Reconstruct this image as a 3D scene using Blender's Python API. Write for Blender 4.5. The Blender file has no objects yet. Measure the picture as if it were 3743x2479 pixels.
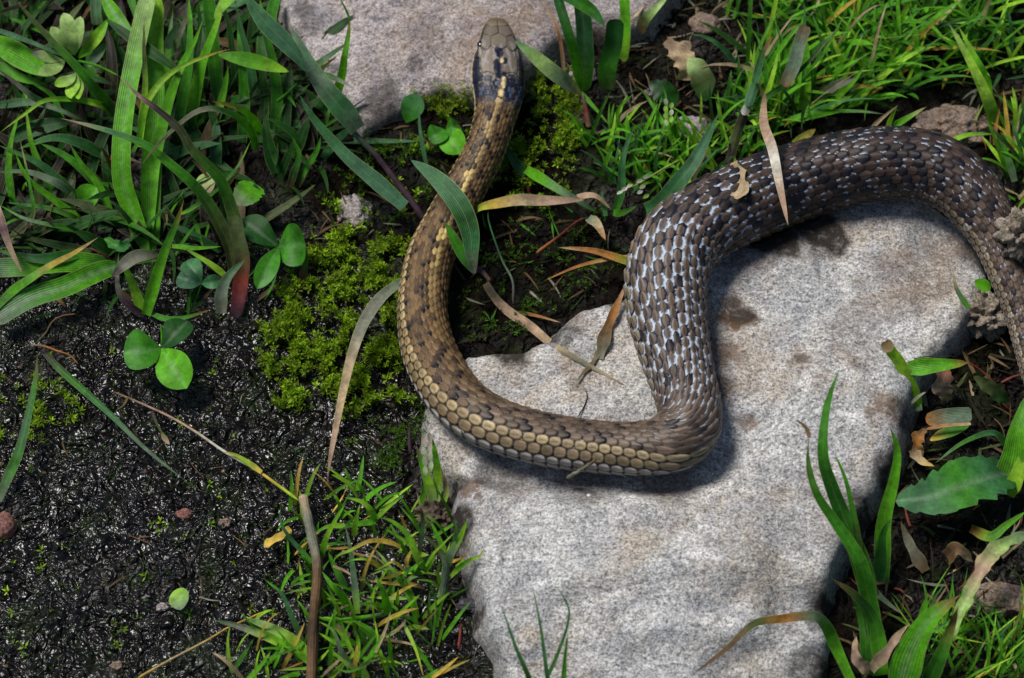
import bpy, math, random
import numpy as np
from mathutils import Vector, Matrix, noise as mnoise

# ------------------------------------------------------------------ camera, sky, sun, exposure
sc = bpy.context.scene
C = sc.collection
ELEV = math.radians(60.0); DIST = 0.88; FOC = 100.0; SENS = 36.0
W0, H0 = 3743.0, 2479.0
CAM = np.array([0.0, -DIST * math.cos(ELEV), DIST * math.sin(ELEV)])
FW = np.array([0.0, math.cos(ELEV), -math.sin(ELEV)])
UP = np.array([0.0, math.sin(ELEV), math.cos(ELEV)])
cd = bpy.data.cameras.new("camera"); cam = bpy.data.objects.new("camera", cd); C.objects.link(cam)
cam.location = CAM; cam.rotation_euler = (math.pi / 2 - ELEV, 0, 0)
cd.lens = FOC; cd.sensor_width = SENS; cd.clip_start = 0.02; cd.clip_end = 50
cd.dof.use_dof = True; cd.dof.focus_distance = 0.86; cd.dof.aperture_fstop = 16.0
sc.camera = cam
SUN = Vector((-0.50, 0.34, 1.05)).normalized()
world = bpy.data.worlds.new("World"); sc.world = world; world.use_nodes = True
wn = world.node_tree.nodes; wl = world.node_tree.links
sky = wn.new("ShaderNodeTexSky"); sky.sky_type = 'NISHITA'; sky.sun_disc = False
sky.sun_elevation = math.asin(SUN.z); sky.sun_rotation = math.atan2(SUN.x, SUN.y)
bg = wn["Background"]; bg.inputs[1].default_value = 0.066
wl.new(sky.outputs[0], bg.inputs[0])
sd = bpy.data.lights.new("sun", 'SUN'); sun = bpy.data.objects.new("sun", sd); C.objects.link(sun)
sd.energy = 4.2; sd.angle = math.radians(22); sd.color = (1.0, 0.965, 0.92)
sun.rotation_euler = SUN.to_track_quat('Z', 'Y').to_euler()
sc.view_settings.view_transform = 'Standard'; sc.view_settings.look = 'None'
sc.view_settings.exposure = 0.12; sc.view_settings.gamma = 1.0
sc.view_settings.use_curve_mapping = False
try:
    sc.cycles.max_bounces = 6; sc.cycles.transparent_max_bounces = 8
except Exception: pass

rng = np.random.default_rng(7); random.seed(7)
MM = 0.001

# ------------------------------------------------------------------ picture point -> place on a height
VIEW = {'d': (0, 0, 0.63238), 'v1': (0, 0, 2.9588), 'v2': (700, 0, 2.9588), 'v3': (0, 500, 2.9588), 'v4': (700, 500, 2.9588),
        'v5': (2000, 0, 2.9588), 'v6': (2943, 1300, 2.9588), 'v7': (950, 1780, 2.2433),
        'w1': (0, 0, 1.8888), 'w2': (1250, 0, 1.8888), 'w3': (2493, 0, 1.8888), 'w4': (0, 820, 1.8888), 'w5': (1250, 820, 1.8888),
        'w6': (2493, 820, 1.8888), 'w7': (0, 1649, 1.8888), 'w8': (1250, 1649, 1.8888), 'w9': (2493, 1649, 1.8888)}
K = 1.5813
PXM = DIST * SENS / FOC / W0           # metres per source pixel at the centre
def P(px, py, z):
    """source-pixel(s) -> world point on the level z (metres)"""
    X = (np.asarray(px, float) / W0 - 0.5) * SENS / FOC
    Y = (H0 / 2 - np.asarray(py, float)) / W0 * SENS / FOC
    d = FW[None, :] + np.outer(np.atleast_1d(X), [1, 0, 0]) + np.outer(np.atleast_1d(Y), UP)
    t = (np.atleast_1d(z) - CAM[2]) / d[:, 2]
    return CAM[None, :] + d * t[:, None]
def PD(px, py, z): return P(np.asarray(px, float) * K, np.asarray(py, float) * K, z)
def P1(x, y, z): return PD(x, y, z)[0]

# ------------------------------------------------------------------ noise
_perm = rng.permutation(512).astype(np.int64); _g = rng.uniform(0, 2 * np.pi, 512)
def perlin(x, y, seed=0):
    x = x + seed * 17.13; y = y + seed * 7.77
    xi = np.floor(x).astype(np.int64); yi = np.floor(y).astype(np.int64); xf = x - xi; yf = y - yi
    u = xf * xf * xf * (xf * (xf * 6 - 15) + 10); v = yf * yf * yf * (yf * (yf * 6 - 15) + 10)
    def gr(a, b, dx, dy):
        h = _perm[(_perm[a & 511] + b) & 511]; an = _g[h]
        return np.cos(an) * dx + np.sin(an) * dy
    n00 = gr(xi, yi, xf, yf); n10 = gr(xi + 1, yi, xf - 1, yf); n01 = gr(xi, yi + 1, xf, yf - 1); n11 = gr(xi + 1, yi + 1, xf - 1, yf - 1)
    return ((n00 * (1 - u) + n10 * u) * (1 - v) + (n01 * (1 - u) + n11 * u) * v) * 1.5
def fbm(x, y, f, o=4, seed=0, g=0.5):
    r = 0; a = 1; t = 0
    for k in range(o):
        r = r + a * perlin(x * f, y * f, seed + k * 3); t += a; a *= g; f *= 2.03
    return r / t
def hsh(a, b=0, c=0):
    v = np.sin(np.asarray(a) * 127.1 + np.asarray(b) * 311.7 + c * 74.7) * 43758.5453
    return v - np.floor(v)
def sstep(a, b, x):
    t = np.clip((x - a) / (b - a), 0, 1); return t * t * (3 - 2 * t)

def poly_sd(x, y, poly):
    """signed distance, positive inside"""
    d2 = np.full(x.shape, 1e9); ins = np.zeros(x.shape, bool); n = len(poly)
    for i in range(n):
        ax, ay = poly[i][0], poly[i][1]; bx, by = poly[(i + 1) % n][0], poly[(i + 1) % n][1]
        ex, ey = bx - ax, by - ay; wx, wy = x - ax, y - ay
        t = np.clip((wx * ex + wy * ey) / (ex * ex + ey * ey + 1e-18), 0, 1)
        d2 = np.minimum(d2, (wx - ex * t) ** 2 + (wy - ey * t) ** 2)
        c = ((ay <= y) & (by > y)) | ((by <= y) & (ay > y))
        with np.errstate(divide='ignore', invalid='ignore'):
            xx = ax + (y - ay) / (by - ay + 1e-18) * ex
        ins ^= c & (x < xx)
    d = np.sqrt(d2); return np.where(ins, d, -d)

# ------------------------------------------------------------------ mesh helpers
def link_mesh(name, v, f, mat=None, parent=None, col=None, uv=None, smooth=True, origin=None, xtra=None):
    v = np.asarray(v, float); o = np.zeros(3) if origin is None else np.asarray(origin, float)
    f = np.asarray(f); me = bpy.data.meshes.new(name)
    vv = (v - o).astype(np.float32)
    nf, k = f.shape
    me.vertices.add(len(vv)); me.vertices.foreach_set("co", vv.ravel())
    me.loops.add(nf * k); me.loops.foreach_set("vertex_index", f.ravel().astype(np.int32))
    me.polygons.add(nf); me.polygons.foreach_set("loop_start", (np.arange(nf) * k).astype(np.int32))
    me.polygons.foreach_set("loop_total", np.full(nf, k, np.int32))
    if smooth: me.polygons.foreach_set("use_smooth", np.ones(nf, bool))
    me.update(calc_edges=True)
    if col is not None:
        a = me.color_attributes.new("Col", 'FLOAT_COLOR', 'POINT')
        c4 = np.ones((len(vv), 4), np.float32); c4[:, :3] = col; a.data.foreach_set("color", c4.ravel())
    if xtra is not None:
        for nm, arr in xtra.items():
            a = me.attributes.new(nm, 'FLOAT', 'POINT'); a.data.foreach_set("value", np.asarray(arr, np.float32))
    if uv is not None:
        l = me.uv_layers.new(name="UVMap"); l.data.foreach_set("uv", np.asarray(uv, np.float32)[f.ravel()].ravel())
    ob = bpy.data.objects.new(name, me); C.objects.link(ob)
    if mat: me.materials.append(mat)
    if parent is not None:
        ob.parent = parent
    else: ob.location = o
    return ob
def gridfaces(n, m, wrap=False):
    i = np.arange(n - 1)[:, None]; j = np.arange(m if wrap else m - 1)[None, :]; j2 = (j + 1) % m
    return np.stack([i * m + j, i * m + j2, (i + 1) * m + j2, (i + 1) * m + j], -1).reshape(-1, 4)
def tag(o, label=None, cat=None, group=None, kind=None):
    if label: o["label"] = label
    if cat: o["category"] = cat
    if group: o["group"] = group
    if kind: o["kind"] = kind
    return o
def empty(name, loc, label, cat, group=None):
    o = bpy.data.objects.new(name, None); C.objects.link(o); o.location = [float(q) for q in loc]
    o.empty_display_size = 0.005
    return tag(o, label, cat, group)
def catmull(p, n):
    p = np.asarray(p, float)
    if len(p) == 2: return p[0] + (p[1] - p[0]) * np.linspace(0, 1, n)[:, None]
    q = np.vstack([2 * p[0] - p[1], p, 2 * p[-1] - p[-2]])
    L = np.r_[0, np.cumsum(np.linalg.norm(np.diff(p[:, :3] if p.shape[1] >= 3 else p, axis=0), axis=1))]
    t = np.interp(np.linspace(0, L[-1], n), L, np.arange(len(p)))
    i = np.clip(t.astype(int), 0, len(p) - 2); u = (t - i)[:, None]
    a, b, c, d = q[i], q[i + 1], q[i + 2], q[i + 3]
    return 0.5 * (2 * b + (c - a) * u + (2 * a - 5 * b + 4 * c - d) * u ** 2 + (3 * b - a - 3 * c + d) * u ** 3)
def nrm(v): return v / (np.linalg.norm(v, axis=-1, keepdims=True) + 1e-12)

# ------------------------------------------------------------------ materials
def newmat(name):
    m = bpy.data.materials.new(name); m.use_nodes = True
    return m, m.node_tree.nodes, m.node_tree.links, m.node_tree.nodes["Principled BSDF"]
def N(ns, t, **kw):
    n = ns.new(t)
    for k, v in kw.items(): setattr(n, k, v)
    return n
def noise_n(ns, ls, vec, scale, detail=4, rough=0.55, dist=0.0):
    n = ns.new("ShaderNodeTexNoise"); n.inputs["Scale"].default_value = scale; n.inputs["Detail"].default_value = detail
    n.inputs["Roughness"].default_value = rough; n.inputs["Distortion"].default_value = dist
    ls.new(vec, n.inputs["Vector"]); return n.outputs["Fac"]
def ramp(ns, ls, fac, stops):
    r = ns.new("ShaderNodeValToRGB"); e = r.color_ramp.elements
    while len(e) < len(stops): e.new(0.5)
    for k, (p, c) in enumerate(stops):
        e[k].position = p; e[k].color = (c[0], c[1], c[2], 1) if not np.isscalar(c) else (c, c, c, 1)
    ls.new(fac, r.inputs[0]); return r.outputs[0]
def mix(ns, ls, fac, a, b, mode='MIX'):
    m = ns.new("ShaderNodeMix"); m.data_type = 'RGBA'; m.blend_type = mode
    for ix, val in ((0, fac), (6, a), (7, b)):
        sck = m.inputs[ix]
        if hasattr(val, "is_output"): ls.new(val, sck)
        elif np.isscalar(val): sck.default_value = val if ix == 0 else (val, val, val, 1)
        else: sck.default_value = (val[0], val[1], val[2], 1)
    return m.outputs[2]
def bump(ns, ls, h, strength, dist, normal=None):
    b = ns.new("ShaderNodeBump"); b.inputs["Strength"].default_value = strength; b.inputs["Distance"].default_value = dist
    ls.new(h, b.inputs["Height"])
    if normal is not None: ls.new(normal, b.inputs["Normal"])
    return b.outputs[0]
def attr(ns, name):
    a = ns.new("ShaderNodeAttribute"); a.attribute_name = name; return a

def make_leaf_mat(name="plant_leaf", trans=0.32, rough=0.42, vein=True, dust=0.35):
    m, ns, ls, bs = newmat(name)
    col = attr(ns, "Col").outputs["Color"]; tc = ns.new("ShaderNodeTexCoord")
    geo = ns.new("ShaderNodeNewGeometry")
    n1 = noise_n(ns, ls, geo.outputs["Position"], 260, 4)
    c = mix(ns, ls, 1.0, col, ramp(ns, ls, n1, [(0.3, 0.62), (0.7, 1.3)]), 'MULTIPLY')
    n2 = noise_n(ns, ls, geo.outputs["Position"], 900, 3, 0.6)
    c = mix(ns, ls, 1.0, c, ramp(ns, ls, n2, [(0.3, 0.8), (0.7, 1.18)]), 'MULTIPLY')
    hsock = n2
    if vein:
        sp = ns.new("ShaderNodeSeparateXYZ"); ls.new(tc.outputs["UV"], sp.inputs[0])
        mu = N(ns, "ShaderNodeMath", operation='MULTIPLY'); ls.new(sp.outputs[0], mu.inputs[0]); mu.inputs[1].default_value = 62.0
        si = N(ns, "ShaderNodeMath", operation='SINE'); ls.new(mu.outputs[0], si.inputs[0])
        ma = N(ns, "ShaderNodeMapRange"); ls.new(si.outputs[0], ma.inputs[0]); ma.inputs[1].default_value = -1; ma.inputs[3].default_value = 0.84; ma.inputs[4].default_value = 1.08
        c = mix(ns, ls, 1.0, c, ma.outputs[0], 'MULTIPLY'); hsock = si.outputs[0]
        ed = ramp(ns, ls, sp.outputs[0], [(0.0, 0.55), (0.05, 0.0), (0.475, 0.0), (0.5, 0.30), (0.525, 0.0), (0.95, 0.0), (1.0, 0.55)]); c = mix(ns, ls, ed, c, (0.30, 0.34, 0.12))
    n3 = noise_n(ns, ls, geo.outputs["Position"], 130, 5, 0.7, 0.6)
    dm = ramp(ns, ls, n3, [(0.62, 0.0), (0.74, dust)])
    c = mix(ns, ls, dm, c, (0.20, 0.21, 0.17))
    ls.new(c, bs.inputs["Base Color"]); bs.inputs["Roughness"].default_value = rough
    bs.inputs["Specular IOR Level"].default_value = 0.22
    ls.new(bump(ns, ls, hsock, 0.35, 0.00012), bs.inputs["Normal"])
    tr = ns.new("ShaderNodeBsdfTranslucent")
    ct = mix(ns, ls, 1.0, c, (1.15, 1.35, 0.45), 'MULTIPLY'); ls.new(ct, tr.inputs[0])
    ms = ns.new("ShaderNodeMixShader"); ms.inputs[0].default_value = trans
    out = ns["Material Output"]; ls.new(bs.outputs[0], ms.inputs[1]); ls.new(tr.outputs[0], ms.inputs[2]); ls.new(ms.outputs[0], out.inputs[0])
    return m
M_LEAF = make_leaf_mat()
M_BROAD = make_leaf_mat("broad_leaf", 0.25, 0.5, vein=False, dust=0.45)
M_DRY = make_leaf_mat("dry_blade", 0.2, 0.75, dust=0.1)
M_MOSS = make_leaf_mat("moss_leaf", 0.35, 0.5, vein=False, dust=0.0)

def make_rock(name, light, dark, warm, rust, streak=1.0, bumpk=1.0):
    m, ns, ls, bs = newmat(name)
    tc = ns.new("ShaderNodeTexCoord"); mp = ns.new("ShaderNodeMapping"); ls.new(tc.outputs["Object"], mp.inputs[0])
    mp.inputs["Scale"].default_value = (1.0, 1.0 + 0.8 * streak, 1.3); mp.inputs["Rotation"].default_value = (0, 0, 0.16)
    v = mp.outputs[0]; ob = tc.outputs["Object"]
    big = noise_n(ns, ls, ob, 28, 5, 0.6, 0.3); mid = noise_n(ns, ls, v, 170, 7, 0.72, 0.25); fine = noise_n(ns, ls, v, 700, 5, 0.75, 0.1)
    grain = noise_n(ns, ls, ob, 1500, 3, 0.65)
    c = ramp(ns, ls, mid, [(0.33, dark), (0.43, tuple(0.35 * a + 0.65 * b for a, b in zip(dark, light))), (0.58, light)])
    c = mix(ns, ls, ramp(ns, ls, big, [(0.42, 0.0), (0.58, 0.85)]), c, warm)
    b2 = noise_n(ns, ls, ob, 55, 5, 0.62, 0.8); c = mix(ns, ls, ramp(ns, ls, b2, [(0.46, 0.0), (0.60, 0.75)]), c, tuple(q * 0.55 + w * .25 for q, w in zip(light, (0.2, 0.22, 0.3))))
    b3 = noise_n(ns, ls, v, 85, 4, 0.6, 0.4); c = mix(ns, ls, ramp(ns, ls, b3, [(0.52, 0.0), (0.68, 0.6)]), c, tuple(min(q * 1.25, 0.8) for q in light))
    c = mix(ns, ls, 1.0, c, ramp(ns, ls, fine, [(0.38, 0.45), (0.48, 0.95), (0.60, 1.22)]), 'MULTIPLY')
    c = mix(ns, ls, 1.0, c, ramp(ns, ls, grain, [(0.38, 0.55), (0.60, 1.3)]), 'MULTIPLY')
    fl = noise_n(ns, ls, v, 340, 4, 0.75, 1.4)
    c = mix(ns, ls, ramp(ns, ls, fl, [(0.33, 0.75), (0.39, 0.0)]), c, (0.055, 0.052, 0.058))
    rs = noise_n(ns, ls, ob, 95, 5, 0.7, 0.8)
    c = mix(ns, ls, ramp(ns, ls, rs, [(0.66, 0.0), (0.76, 0.65)]), c, rust)
    vo = ns.new("ShaderNodeTexVoronoi"); vo.inputs["Scale"].default_value = 520; ls.new(v, vo.inputs["Vector"])
    c = mix(ns, ls, ramp(ns, ls, vo.outputs["Distance"], [(0.0, 0.35), (0.35, 0.0)]), c, (0.46, 0.46, 0.46))
    st = N(ns, 'ShaderNodeMath', operation='MULTIPLY'); ls.new(attr(ns, 'stain').outputs['Fac'], st.inputs[0]); sn = noise_n(ns, ls, v, 210, 5, 0.75, 0.8); ls.new(ramp(ns, ls, sn, [(0.36, 0.0), (0.50, 1.0)]), st.inputs[1])
    c = mix(ns, ls, st.outputs[0], c, (0.13, 0.072, 0.038))
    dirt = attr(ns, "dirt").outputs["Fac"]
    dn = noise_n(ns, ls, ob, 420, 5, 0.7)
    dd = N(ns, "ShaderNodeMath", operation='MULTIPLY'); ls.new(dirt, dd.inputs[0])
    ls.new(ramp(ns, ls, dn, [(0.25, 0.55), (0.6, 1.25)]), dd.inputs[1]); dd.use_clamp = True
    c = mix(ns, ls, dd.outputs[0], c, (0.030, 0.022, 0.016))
    ls.new(c, bs.inputs["Base Color"]); bs.inputs["Roughness"].default_value = 0.72; bs.inputs["Specular IOR Level"].default_value = 0.4
    nb = bump(ns, ls, mid, 0.8 * bumpk, 0.0010); nb = bump(ns, ls, fine, 1.0 * bumpk, 0.0009, nb); nb = bump(ns, ls, grain, 0.8 * bumpk, 0.0003, nb)
    ls.new(nb, bs.inputs["Normal"]); return m
M_ROCK = make_rock("pale_granite", (0.60, 0.59, 0.565), (0.19, 0.19, 0.20), (0.45, 0.38, 0.30), (0.15, 0.075, 0.035), 0.35, 1.0)
M_ROCK2 = make_rock("pinkish_granite", (0.46, 0.405, 0.39), (0.15, 0.135, 0.155), (0.36, 0.28, 0.215), (0.12, 0.06, 0.03), 0.2)

def make_soil():
    m, ns, ls, bs = newmat("wet_soil")
    tc = ns.new("ShaderNodeTexCoord"); ob = tc.outputs["Object"]
    a = noise_n(ns, ls, ob, 60, 4, 0.6); b = noise_n(ns, ls, ob, 420, 5, 0.7, 0.5); g = noise_n(ns, ls, ob, 1300, 3, 0.7)
    c = ramp(ns, ls, b, [(0.32, (0.0018, 0.0013, 0.001)), (0.55, (0.005, 0.0032, 0.002)), (0.72, (0.017, 0.011, 0.007))])
    c = mix(ns, ls, ramp(ns, ls, a, [(0.50, 0.0), (0.68, 0.55)]), c, (0.012, 0.020, 0.003))
    pe = ns.new("ShaderNodeTexVoronoi"); pe.inputs["Scale"].default_value = 300; ls.new(ob, pe.inputs["Vector"])
    sel = ramp(ns, ls, pe.outputs["Color"], [(0.86, 0.0), (0.93, 0.8)])
    pm = mix(ns, ls, 1.0, sel, ramp(ns, ls, pe.outputs["Distance"], [(0.15, 1.0), (0.3, 0.0)]), 'MULTIPLY')
    c = mix(ns, ls, pm, c, (0.16, 0.11, 0.07))
    ls.new(c, bs.inputs["Base Color"])
    wet = attr(ns, "wet").outputs["Fac"]
    r = N(ns, "ShaderNodeMapRange"); ls.new(wet, r.inputs[0]); r.inputs[3].default_value = 0.85; r.inputs[4].default_value = 0.20
    ls.new(r.outputs[0], bs.inputs["Roughness"])
    sp = N(ns, "ShaderNodeMapRange"); ls.new(wet, sp.inputs[0]); sp.inputs[3].default_value = 0.05; sp.inputs[4].default_value = 0.5
    ls.new(sp.outputs[0], bs.inputs["Specular IOR Level"])
    nv = ns.new("ShaderNodeTexNoise"); nv.inputs["Scale"].default_value = 330; nv.inputs["Detail"].default_value = 3; ls.new(ob, nv.inputs["Vector"])
    va = N(ns, "ShaderNodeVectorMath", operation='MULTIPLY_ADD'); ls.new(nv.outputs["Color"], va.inputs[0]); va.inputs[1].default_value = (0.0028,) * 3; ls.new(ob, va.inputs[2])
    vv = ns.new("ShaderNodeTexVoronoi"); vv.feature = 'SMOOTH_F1'; vv.inputs["Scale"].default_value = 280; vv.inputs["Smoothness"].default_value = 0.4; ls.new(va.outputs[0], vv.inputs["Vector"])
    inv = N(ns, "ShaderNodeMath", operation='SUBTRACT'); inv.inputs[0].default_value = 1.0; ls.new(vv.outputs["Distance"], inv.inputs[1])
    sm = noise_n(ns, ls, ob, 150, 1.6, 0.42, 3.0); nb = bump(ns, ls, sm, 1.0, 0.0040); nb = bump(ns, ls, inv.outputs[0], 1.0, 0.0008, nb); ls.new(nb, bs.inputs["Normal"])
    return m
M_SOIL = make_soil()

def make_snake_mat():
    m, ns, ls, bs = newmat("snake_skin")
    c = attr(ns, "Col").outputs["Color"]; tc = ns.new("ShaderNodeTexCoord")
    g = noise_n(ns, ls, tc.outputs["Object"], 1800, 3, 0.6)
    c = mix(ns, ls, 1.0, c, ramp(ns, ls, g, [(0.3, 0.8), (0.7, 1.18)]), 'MULTIPLY')
    ls.new(c, bs.inputs["Base Color"]); bs.inputs["Roughness"].default_value = 0.42; bs.inputs["Specular IOR Level"].default_value = 0.20
    ls.new(bump(ns, ls, g, 0.25, 0.00008), bs.inputs["Normal"]); return m
M_SNAKE = make_snake_mat()
def plain(name, col, rough, spec=0.5, var=0.25, scale=500, bmp=0.0003):
    m, ns, ls, bs = newmat(name); tc = ns.new("ShaderNodeTexCoord")
    n = noise_n(ns, ls, tc.outputs["Object"], scale, 5, 0.65)
    c = ramp(ns, ls, n, [(0.3, tuple(q * (1 - var) for q in col)), (0.7, tuple(q * (1 + var) for q in col))])
    ls.new(c, bs.inputs["Base Color"]); bs.inputs["Roughness"].default_value = rough; bs.inputs["Specular IOR Level"].default_value = spec
    if bmp: ls.new(bump(ns, ls, n, 0.8, bmp), bs.inputs["Normal"])
    return m
M_EYE = plain("snake_eye", (0.006, 0.005, 0.004), 0.08, 0.8, bmp=0)
M_CLOD = plain("dried_mud", (0.085, 0.062, 0.045), 0.9, 0.2, 0.6, 350, 0.001)

# ------------------------------------------------------------------ ground and rock height fields
ROCK_MAIN = [(1080, 800), (1010, 850), (985, 930), (978, 1010), (1022, 1075), (1050, 1110), (1062, 1180), (1085, 1250), (1105, 1350), (1120, 1430), (1152, 1500), (1162, 1600),
             (1175, 1720), (1500, 1800), (1800, 1760), (1905, 1640), (1908, 1540), (1925, 1450), (1905, 1390), (1925, 1310), (1975, 1210), (2050, 1090), (2085, 1020), (2092, 960), (2120, 880),
             (2165, 820), (2215, 770), (2262, 690), (2290, 630), (2275, 570), (2235, 500), (2120, 440), (1990, 440), (1900, 480), (1810, 530), (1760, 555),
             (1690, 555), (1560, 600), (1480, 660), (1420, 690), (1345, 700), (1290, 740), (1270, 770), (1210, 795)]
RM_Z = [(1050, 880, 10), (1200, 860, 12), (1330, 800, 12), (1500, 760, 14), (1750, 640, 15), (2000, 560, 15), (2200, 590, 11), (2130, 780, 15), (1950, 850, 19), (1750, 850, 18), (1300, 930, 14), (1060, 1040, 11),
        (1150, 1085, 11), (1300, 1110, 11.5), (1500, 1115, 12), (1650, 1080, 14), (1120, 1170, 15.5), (1300, 1190, 19), (1500, 1185, 20), (1700, 1150, 20), (1900, 1100, 16), (1180, 1330, 15), (1330, 1300, 20), (1500, 1300, 21), (1700, 1280, 21), (1860, 1280, 16),
        (1250, 1450, 14), (1500, 1430, 18), (1700, 1420, 15), (1840, 1440, 9), (1250, 1568, 9), (1500, 1560, 11), (1750, 1560, 6), (1400, 1700, 5), (1700, 1700, 3)]
ROCK_TOP = [(560, -60), (640, -10), (655, 60), (700, 130), (735, 190), (800, 250), (835, 300), (880, 275), (950, 235), (1030, 205), (1110, 235), (1190, 190), (1250, 150), (1290, 105), (1370, 85), (1430, 95),
            (1500, 60), (1560, -10), (1600, -120), (1300, -260), (900, -260), (600, -160)]
RT_Z = [(700, 50, 9), (900, 100, 12), (1150, 100, 14), (1400, 30, 12), (850, 230, 8), (1050, 180, 9), (1000, -100, 16), (1400, -120, 15)]
def zfield(x, y, ctl):
    pts = np.array([np.r_[PD(a, b, c * MM)[0][:2], c * MM] for a, b, c in ctl])
    num = 0; den = 0
    for q in pts:
        w = 1.0 / (((x - q[0]) ** 2 + (y - q[1]) ** 2) + 3e-5) ** 1.9
        num = num + w * q[2]; den = den + w
    return num / den
def rock_height(x, y, poly, ctl, zp, R=0.006, rough=1.0, seed=0):
    pl = PD([p[0] for p in poly], [p[1] for p in poly], zp)[:, :2]
    d = poly_sd(x, y, pl) + 0.0011 * fbm(x, y, 110, 4, seed + 5) * rough
    z = zfield(x, y, ctl)
    dd = np.clip(d, 0, R); z = z - R + np.sqrt(np.maximum(R * R - (R - dd) ** 2, 0))
    z = z + np.where(d < 0, d * 2.6, 0)
    z = np.maximum(z, -0.006)
    return z, d
def ground_h(x, y):
    return 0.0022 * fbm(x, y, 22, 3, 31) + 0.0008
gx = np.arange(-0.22, 0.2201, 0.001); gy = np.arange(-0.20, 0.2401, 0.001)
GX, GY = np.meshgrid(gx, gy)
r1, d1 = rock_height(GX, GY, ROCK_MAIN, RM_Z, 0.013, seed=1)
r2, d2 = rock_height(GX, GY, ROCK_TOP, RT_Z, 0.008, seed=2)
SURF = np.maximum(ground_h(GX, GY), np.maximum(np.where(d1 > -0.006, r1, -1), np.where(d2 > -0.006, r2, -1)))
def surf(x, y):
    fx = np.clip((np.asarray(x) - gx[0]) / 0.001, 0, len(gx) - 2.001); fy = np.clip((np.asarray(y) - gy[0]) / 0.001, 0, len(gy) - 2.001)
    i = fx.astype(int); j = fy.astype(int); u = fx - i; v = fy - j
    return (SURF[j, i] * (1 - u) + SURF[j, i + 1] * u) * (1 - v) + (SURF[j + 1, i] * (1 - u) + SURF[j + 1, i + 1] * u) * v
def Pon(px, py, h):
    """source px -> point h above the ground or stone seen there"""
    z = np.full(np.shape(np.atleast_1d(px)), 0.008)
    for _ in range(7):
        p = P(px, py, z + h); z = 0.5 * z + 0.5 * surf(p[:, 0], p[:, 1])
    return P(px, py, z + h)

def build_ground():
    def axis(a, b, step):
        c = np.arange(a, b + 1e-9, step); g = np.geomspace(0.004, 3.0, 26)
        return np.r_[a - g[::-1], c, b + g]
    xs = axis(-0.182, 0.186, 0.00062); ys = axis(-0.145, 0.190, 0.00066)
    X, Y = np.meshgrid(xs, ys)
    z = ground_h(X, Y)
    lum = fbm(X, Y, 160, 3, 41); worm = 1 - np.abs(fbm(X, Y, 330, 3, 47, 0.6)) * 2.6; fin = fbm(X, Y, 620, 2, 52)
    pit = fbm(X, Y, 60, 3, 57)
    inner = (np.abs(X) < 0.2) & (np.abs(Y) < 0.22)
    z = z + inner * (0.0018 * lum + 0.00035 * np.clip(worm, -1, 1)  + 0.0018 * pit)
    lowleft = sstep(-0.02, 0.03, -(X + 0.02) - 0.25 * (Y + 0.02)) * sstep(0.055, 0.01, Y)
    br = sstep(0.10, 0.13, X) * sstep(0.06, 0.0, Y)
    wet = np.clip(0.15 + 0.95 * lowleft + 0.15 * br + 0.9 * fbm(X, Y, 45, 4, 60), 0, 1) * 0.95
    v = np.stack([X, Y, z], -1).reshape(-1, 3)
    o = link_mesh("ground", v, gridfaces(len(ys), len(xs)), M_SOIL, xtra={"wet": wet.ravel()})
    tag(o, "dark wet soil under the moss and grass", None, None, "structure")
build_ground()

def build_rock(name, label, cat, poly, ctl, zp, mat, bounds, step, seed, dirtf):
    xs = np.arange(bounds[0], bounds[1], step); ys = np.arange(bounds[2], bounds[3], step); X, Y = np.meshgrid(xs, ys)
    z, d = rock_height(X, Y, poly, ctl, zp, seed=seed)
    ins = sstep(-0.001, 0.004, d)
    z = z + ins * (0.0011 * fbm(X, Y, 34, 3, seed + 11) + 0.0005 * fbm(X, Y * 1.3, 120, 3, seed + 15) + 0.00032 * fbm(X, Y * 1.4, 400, 3, seed + 19, 0.65))
    fa = np.abs(perlin(X * 26 + 0.6 * perlin(X * 60, Y * 60, seed), Y * 38, seed + 40)); z = z + ins * 0.0012 * (np.clip(fa * 2.2, 0, 1) - .5) * sstep(0.003, 0.012, d)
    dirt = dirtf(X, Y, d); stn = pd_mask(X, Y, 0.015, STAINS)
    X = X + (1 - ins) * 0.0008 * fbm(X, Y + z, 200, 3, seed + 23); 
    v = np.stack([X, Y, z], -1).reshape(-1, 3); f = gridfaces(len(ys), len(xs))
    keep = (d.ravel()[f] > -0.0075).all(1); f = f[keep]
    used = np.unique(f); remap = np.full(len(v), -1); remap[used] = np.arange(len(used))
    o = link_mesh(name, v[used], remap[f], mat, xtra={"dirt": dirt.ravel()[used], "stain": stn.ravel()[used]}, origin=(v[used].mean(0)))
    return tag(o, label, cat)
def pd_mask(X, Y, z, pts):
    m = 0
    for (a, b, r, s) in pts:
        q = P1(a, b, z); rr = r * K * PXM
        m = np.maximum(m, s * sstep(1.0, 0.45, np.sqrt((X - q[0]) ** 2 + (Y - q[1]) ** 2) / rr + 0.45 * fbm(X, Y, 150, 4, 71)))
    return m
STAINS = [(1700, 740, 55, 1.), (1690, 705, 45, .8), (1680, 830, 60, .7), (1650, 900, 60, .7), (1740, 600, 70, .5), (1850, 840, 40, .5), (1900, 880, 30, .6), (1730, 980, 30, .7), (1640, 960, 45, .6), (1340, 720, 60, .6), (1300, 820, 60, .3), (2100, 640, 120, .5),
          (2000, 720, 90, .35), (1960, 800, 110, .3), (2040, 960, 55, .8), (1090, 1130, 45, .8), (1200, 1110, 80, .45), (2180, 560, 80, .5), (1150, 60, 120, .45), (1250, 30, 80, .5), (980, 60, 70, .3), (1050, 880, 60, .4), (1900, 1130, 70, .3)]
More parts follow.
